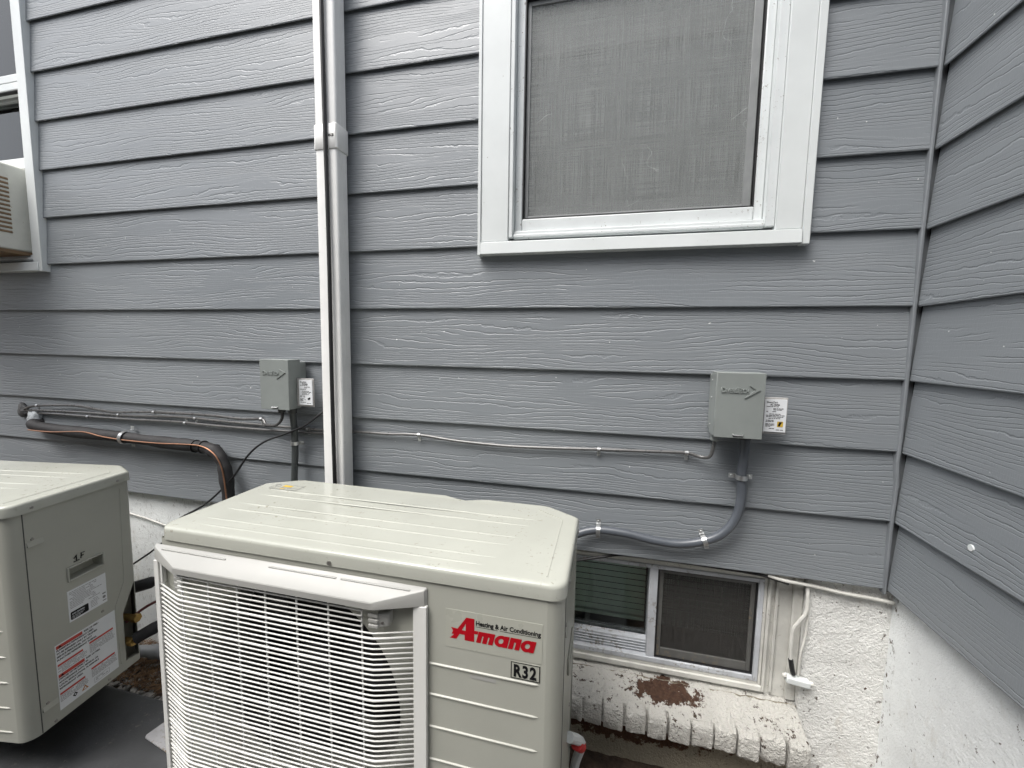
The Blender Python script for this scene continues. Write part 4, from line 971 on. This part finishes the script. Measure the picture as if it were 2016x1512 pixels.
# ------------------------------------------------------------------ cables by the basement window
bm = B(); tube(bm, [(0.44, 0.006, 0.668), (0.477, 0.004, 0.660), (0.549, 0.010, 0.652), (0.620, 0.010, 0.643), (0.689, 0.010, 0.639), (0.731, 0.006, 0.637)], 0.0048, 8, smooth=5)
tag(obj('cable', bm, 'old_white'), 'painted cable running under the siding edge to the inside corner', 'cable')
bm = B(); tube(bm, [(-0.25, -0.02, 0.60), (-0.072, -0.002, 0.640), (-0.006, 0.006, 0.656), (0.065, 0.014, 0.668), (0.2, 0.016, 0.668), (0.40, 0.010, 0.666), (0.455, 0.004, 0.660), (0.49, 0.004, 0.652)], 0.0040, 8, smooth=5)
tag(obj('cable', bm, 'black_rubber'), 'black cable tucked under the siding above the basement window', 'cable')
pc = thing('wire_bracket', (0.53, 0.016, 0.38), 'white painted bracket with a hanging cable beside the basement window', 'bracket')
bm = B(); tube(bm, [Vector(p)-pc.location for p in ((0.540, 0.016, 0.652), (0.541, 0.012, 0.62), (0.539, 0.008, 0.577), (0.524, 0.010, 0.545), (0.514, 0.012, 0.520), (0.512, 0.013, 0.470), (0.513, 0.010, 0.435))], 0.0045, 8, smooth=6); obj('hanging_cable', bm, 'old_white', pc)
bm = B(); tube(bm, [Vector(p)-pc.location for p in ((0.513, 0.010, 0.436), (0.517, 0.008, 0.412), (0.522, 0.010, 0.394))], 0.0062, 8, smooth=4); obj('bare_end', bm, 'black_rubber', pc)
bm = B(); tube(bm, [Vector(p)-pc.location for p in ((0.546, 0.014, 0.60), (0.545, 0.012, 0.52), (0.536, 0.012, 0.45), (0.535, 0.012, 0.392))], 0.0028, 8, smooth=6); obj('thin_wire', bm, 'old_white', pc)
bm = B(); box(bm, -0.026, 0.032, -0.018, 0.004, -0.011, 0.006); o = obj('plate', bm, 'white_alu', pc, bevel=0.0025); o.rotation_euler = (0, 0.12, 0)
for xx, zz, rr in ((-0.030, 0.008, 0.006), (0.036, -0.004, 0.0065), (-0.006, -0.014, 0.005)):
    bm = B(); bmesh.ops.create_icosphere(bm, subdivisions=2, radius=rr, matrix=Matrix.Translation((xx, -0.008, zz)))
    obj('lug', bm, 'old_white', pc)

# nail head patch on the side wall, paint chips
bm = B(); cyl(bm, (XC+0.004, -0.217, 0.892), (-1, 0, 0), 0.0065, 0.0062, 9)
tag(obj('paint_patch', bm, 'white_alu'), 'small white dab on the right hand siding wall', 'patch')
bm = B(); tube(bm, [(-0.055, -0.33, 0.40), (-0.030, -0.27, 0.33), (-0.045, -0.22, 0.22), (-0.06, -0.2, 0.1)], 0.011, 10, smooth=5); 
hz = obj('hose', bm, 'white_vinyl'); tag(hz, 'white hose with red collar beside the near unit', 'hose')
bm = B(); cyl(bm, (-0.040, -0.295, 0.352), (0.3, 0.6, -0.75), 0.0135, 0.03, 14); obj('collar', bm, 'red_plastic', hz)

# ------------------------------------------------------------------ window air conditioner in the left window
ac = thing('window_air_conditioner', (-2.526, 0, 1.60), 'cream window air conditioner with brown side louvres, far left window', 'air conditioner')
bm = B(); box(bm, -0.28, 0.262, -0.30, 0.14, 0.012, 0.335); obj('cabinet', bm, 'ac_beige', ac, bevel=0.008, seg=3)
me = None
for k in range(13):
    if me is None:
        bm = B(); prism(bm, [(0.2622, 0.0), (0.2655, 0.002), (0.2622, 0.0085)], -0.285, -0.045, 'y'); o = obj('louvre', bm, 'ac_brown', ac); me = o.data
    else: o = bpy.data.objects.new('louvre', me); COL.objects.link(o); o.parent = ac
    o.location = (0, 0, 0.075 + k*0.0165)
boxobj('base_pan', (-0.282, 0.264, -0.302, 0.14, 0.0, 0.0118), 'ac_brown', ac)
boxobj('sash_rail', (-2.90, -2.262, 0.02, 0.05, 1.945, 1.985), 'white_vinyl', lw, 0.002)
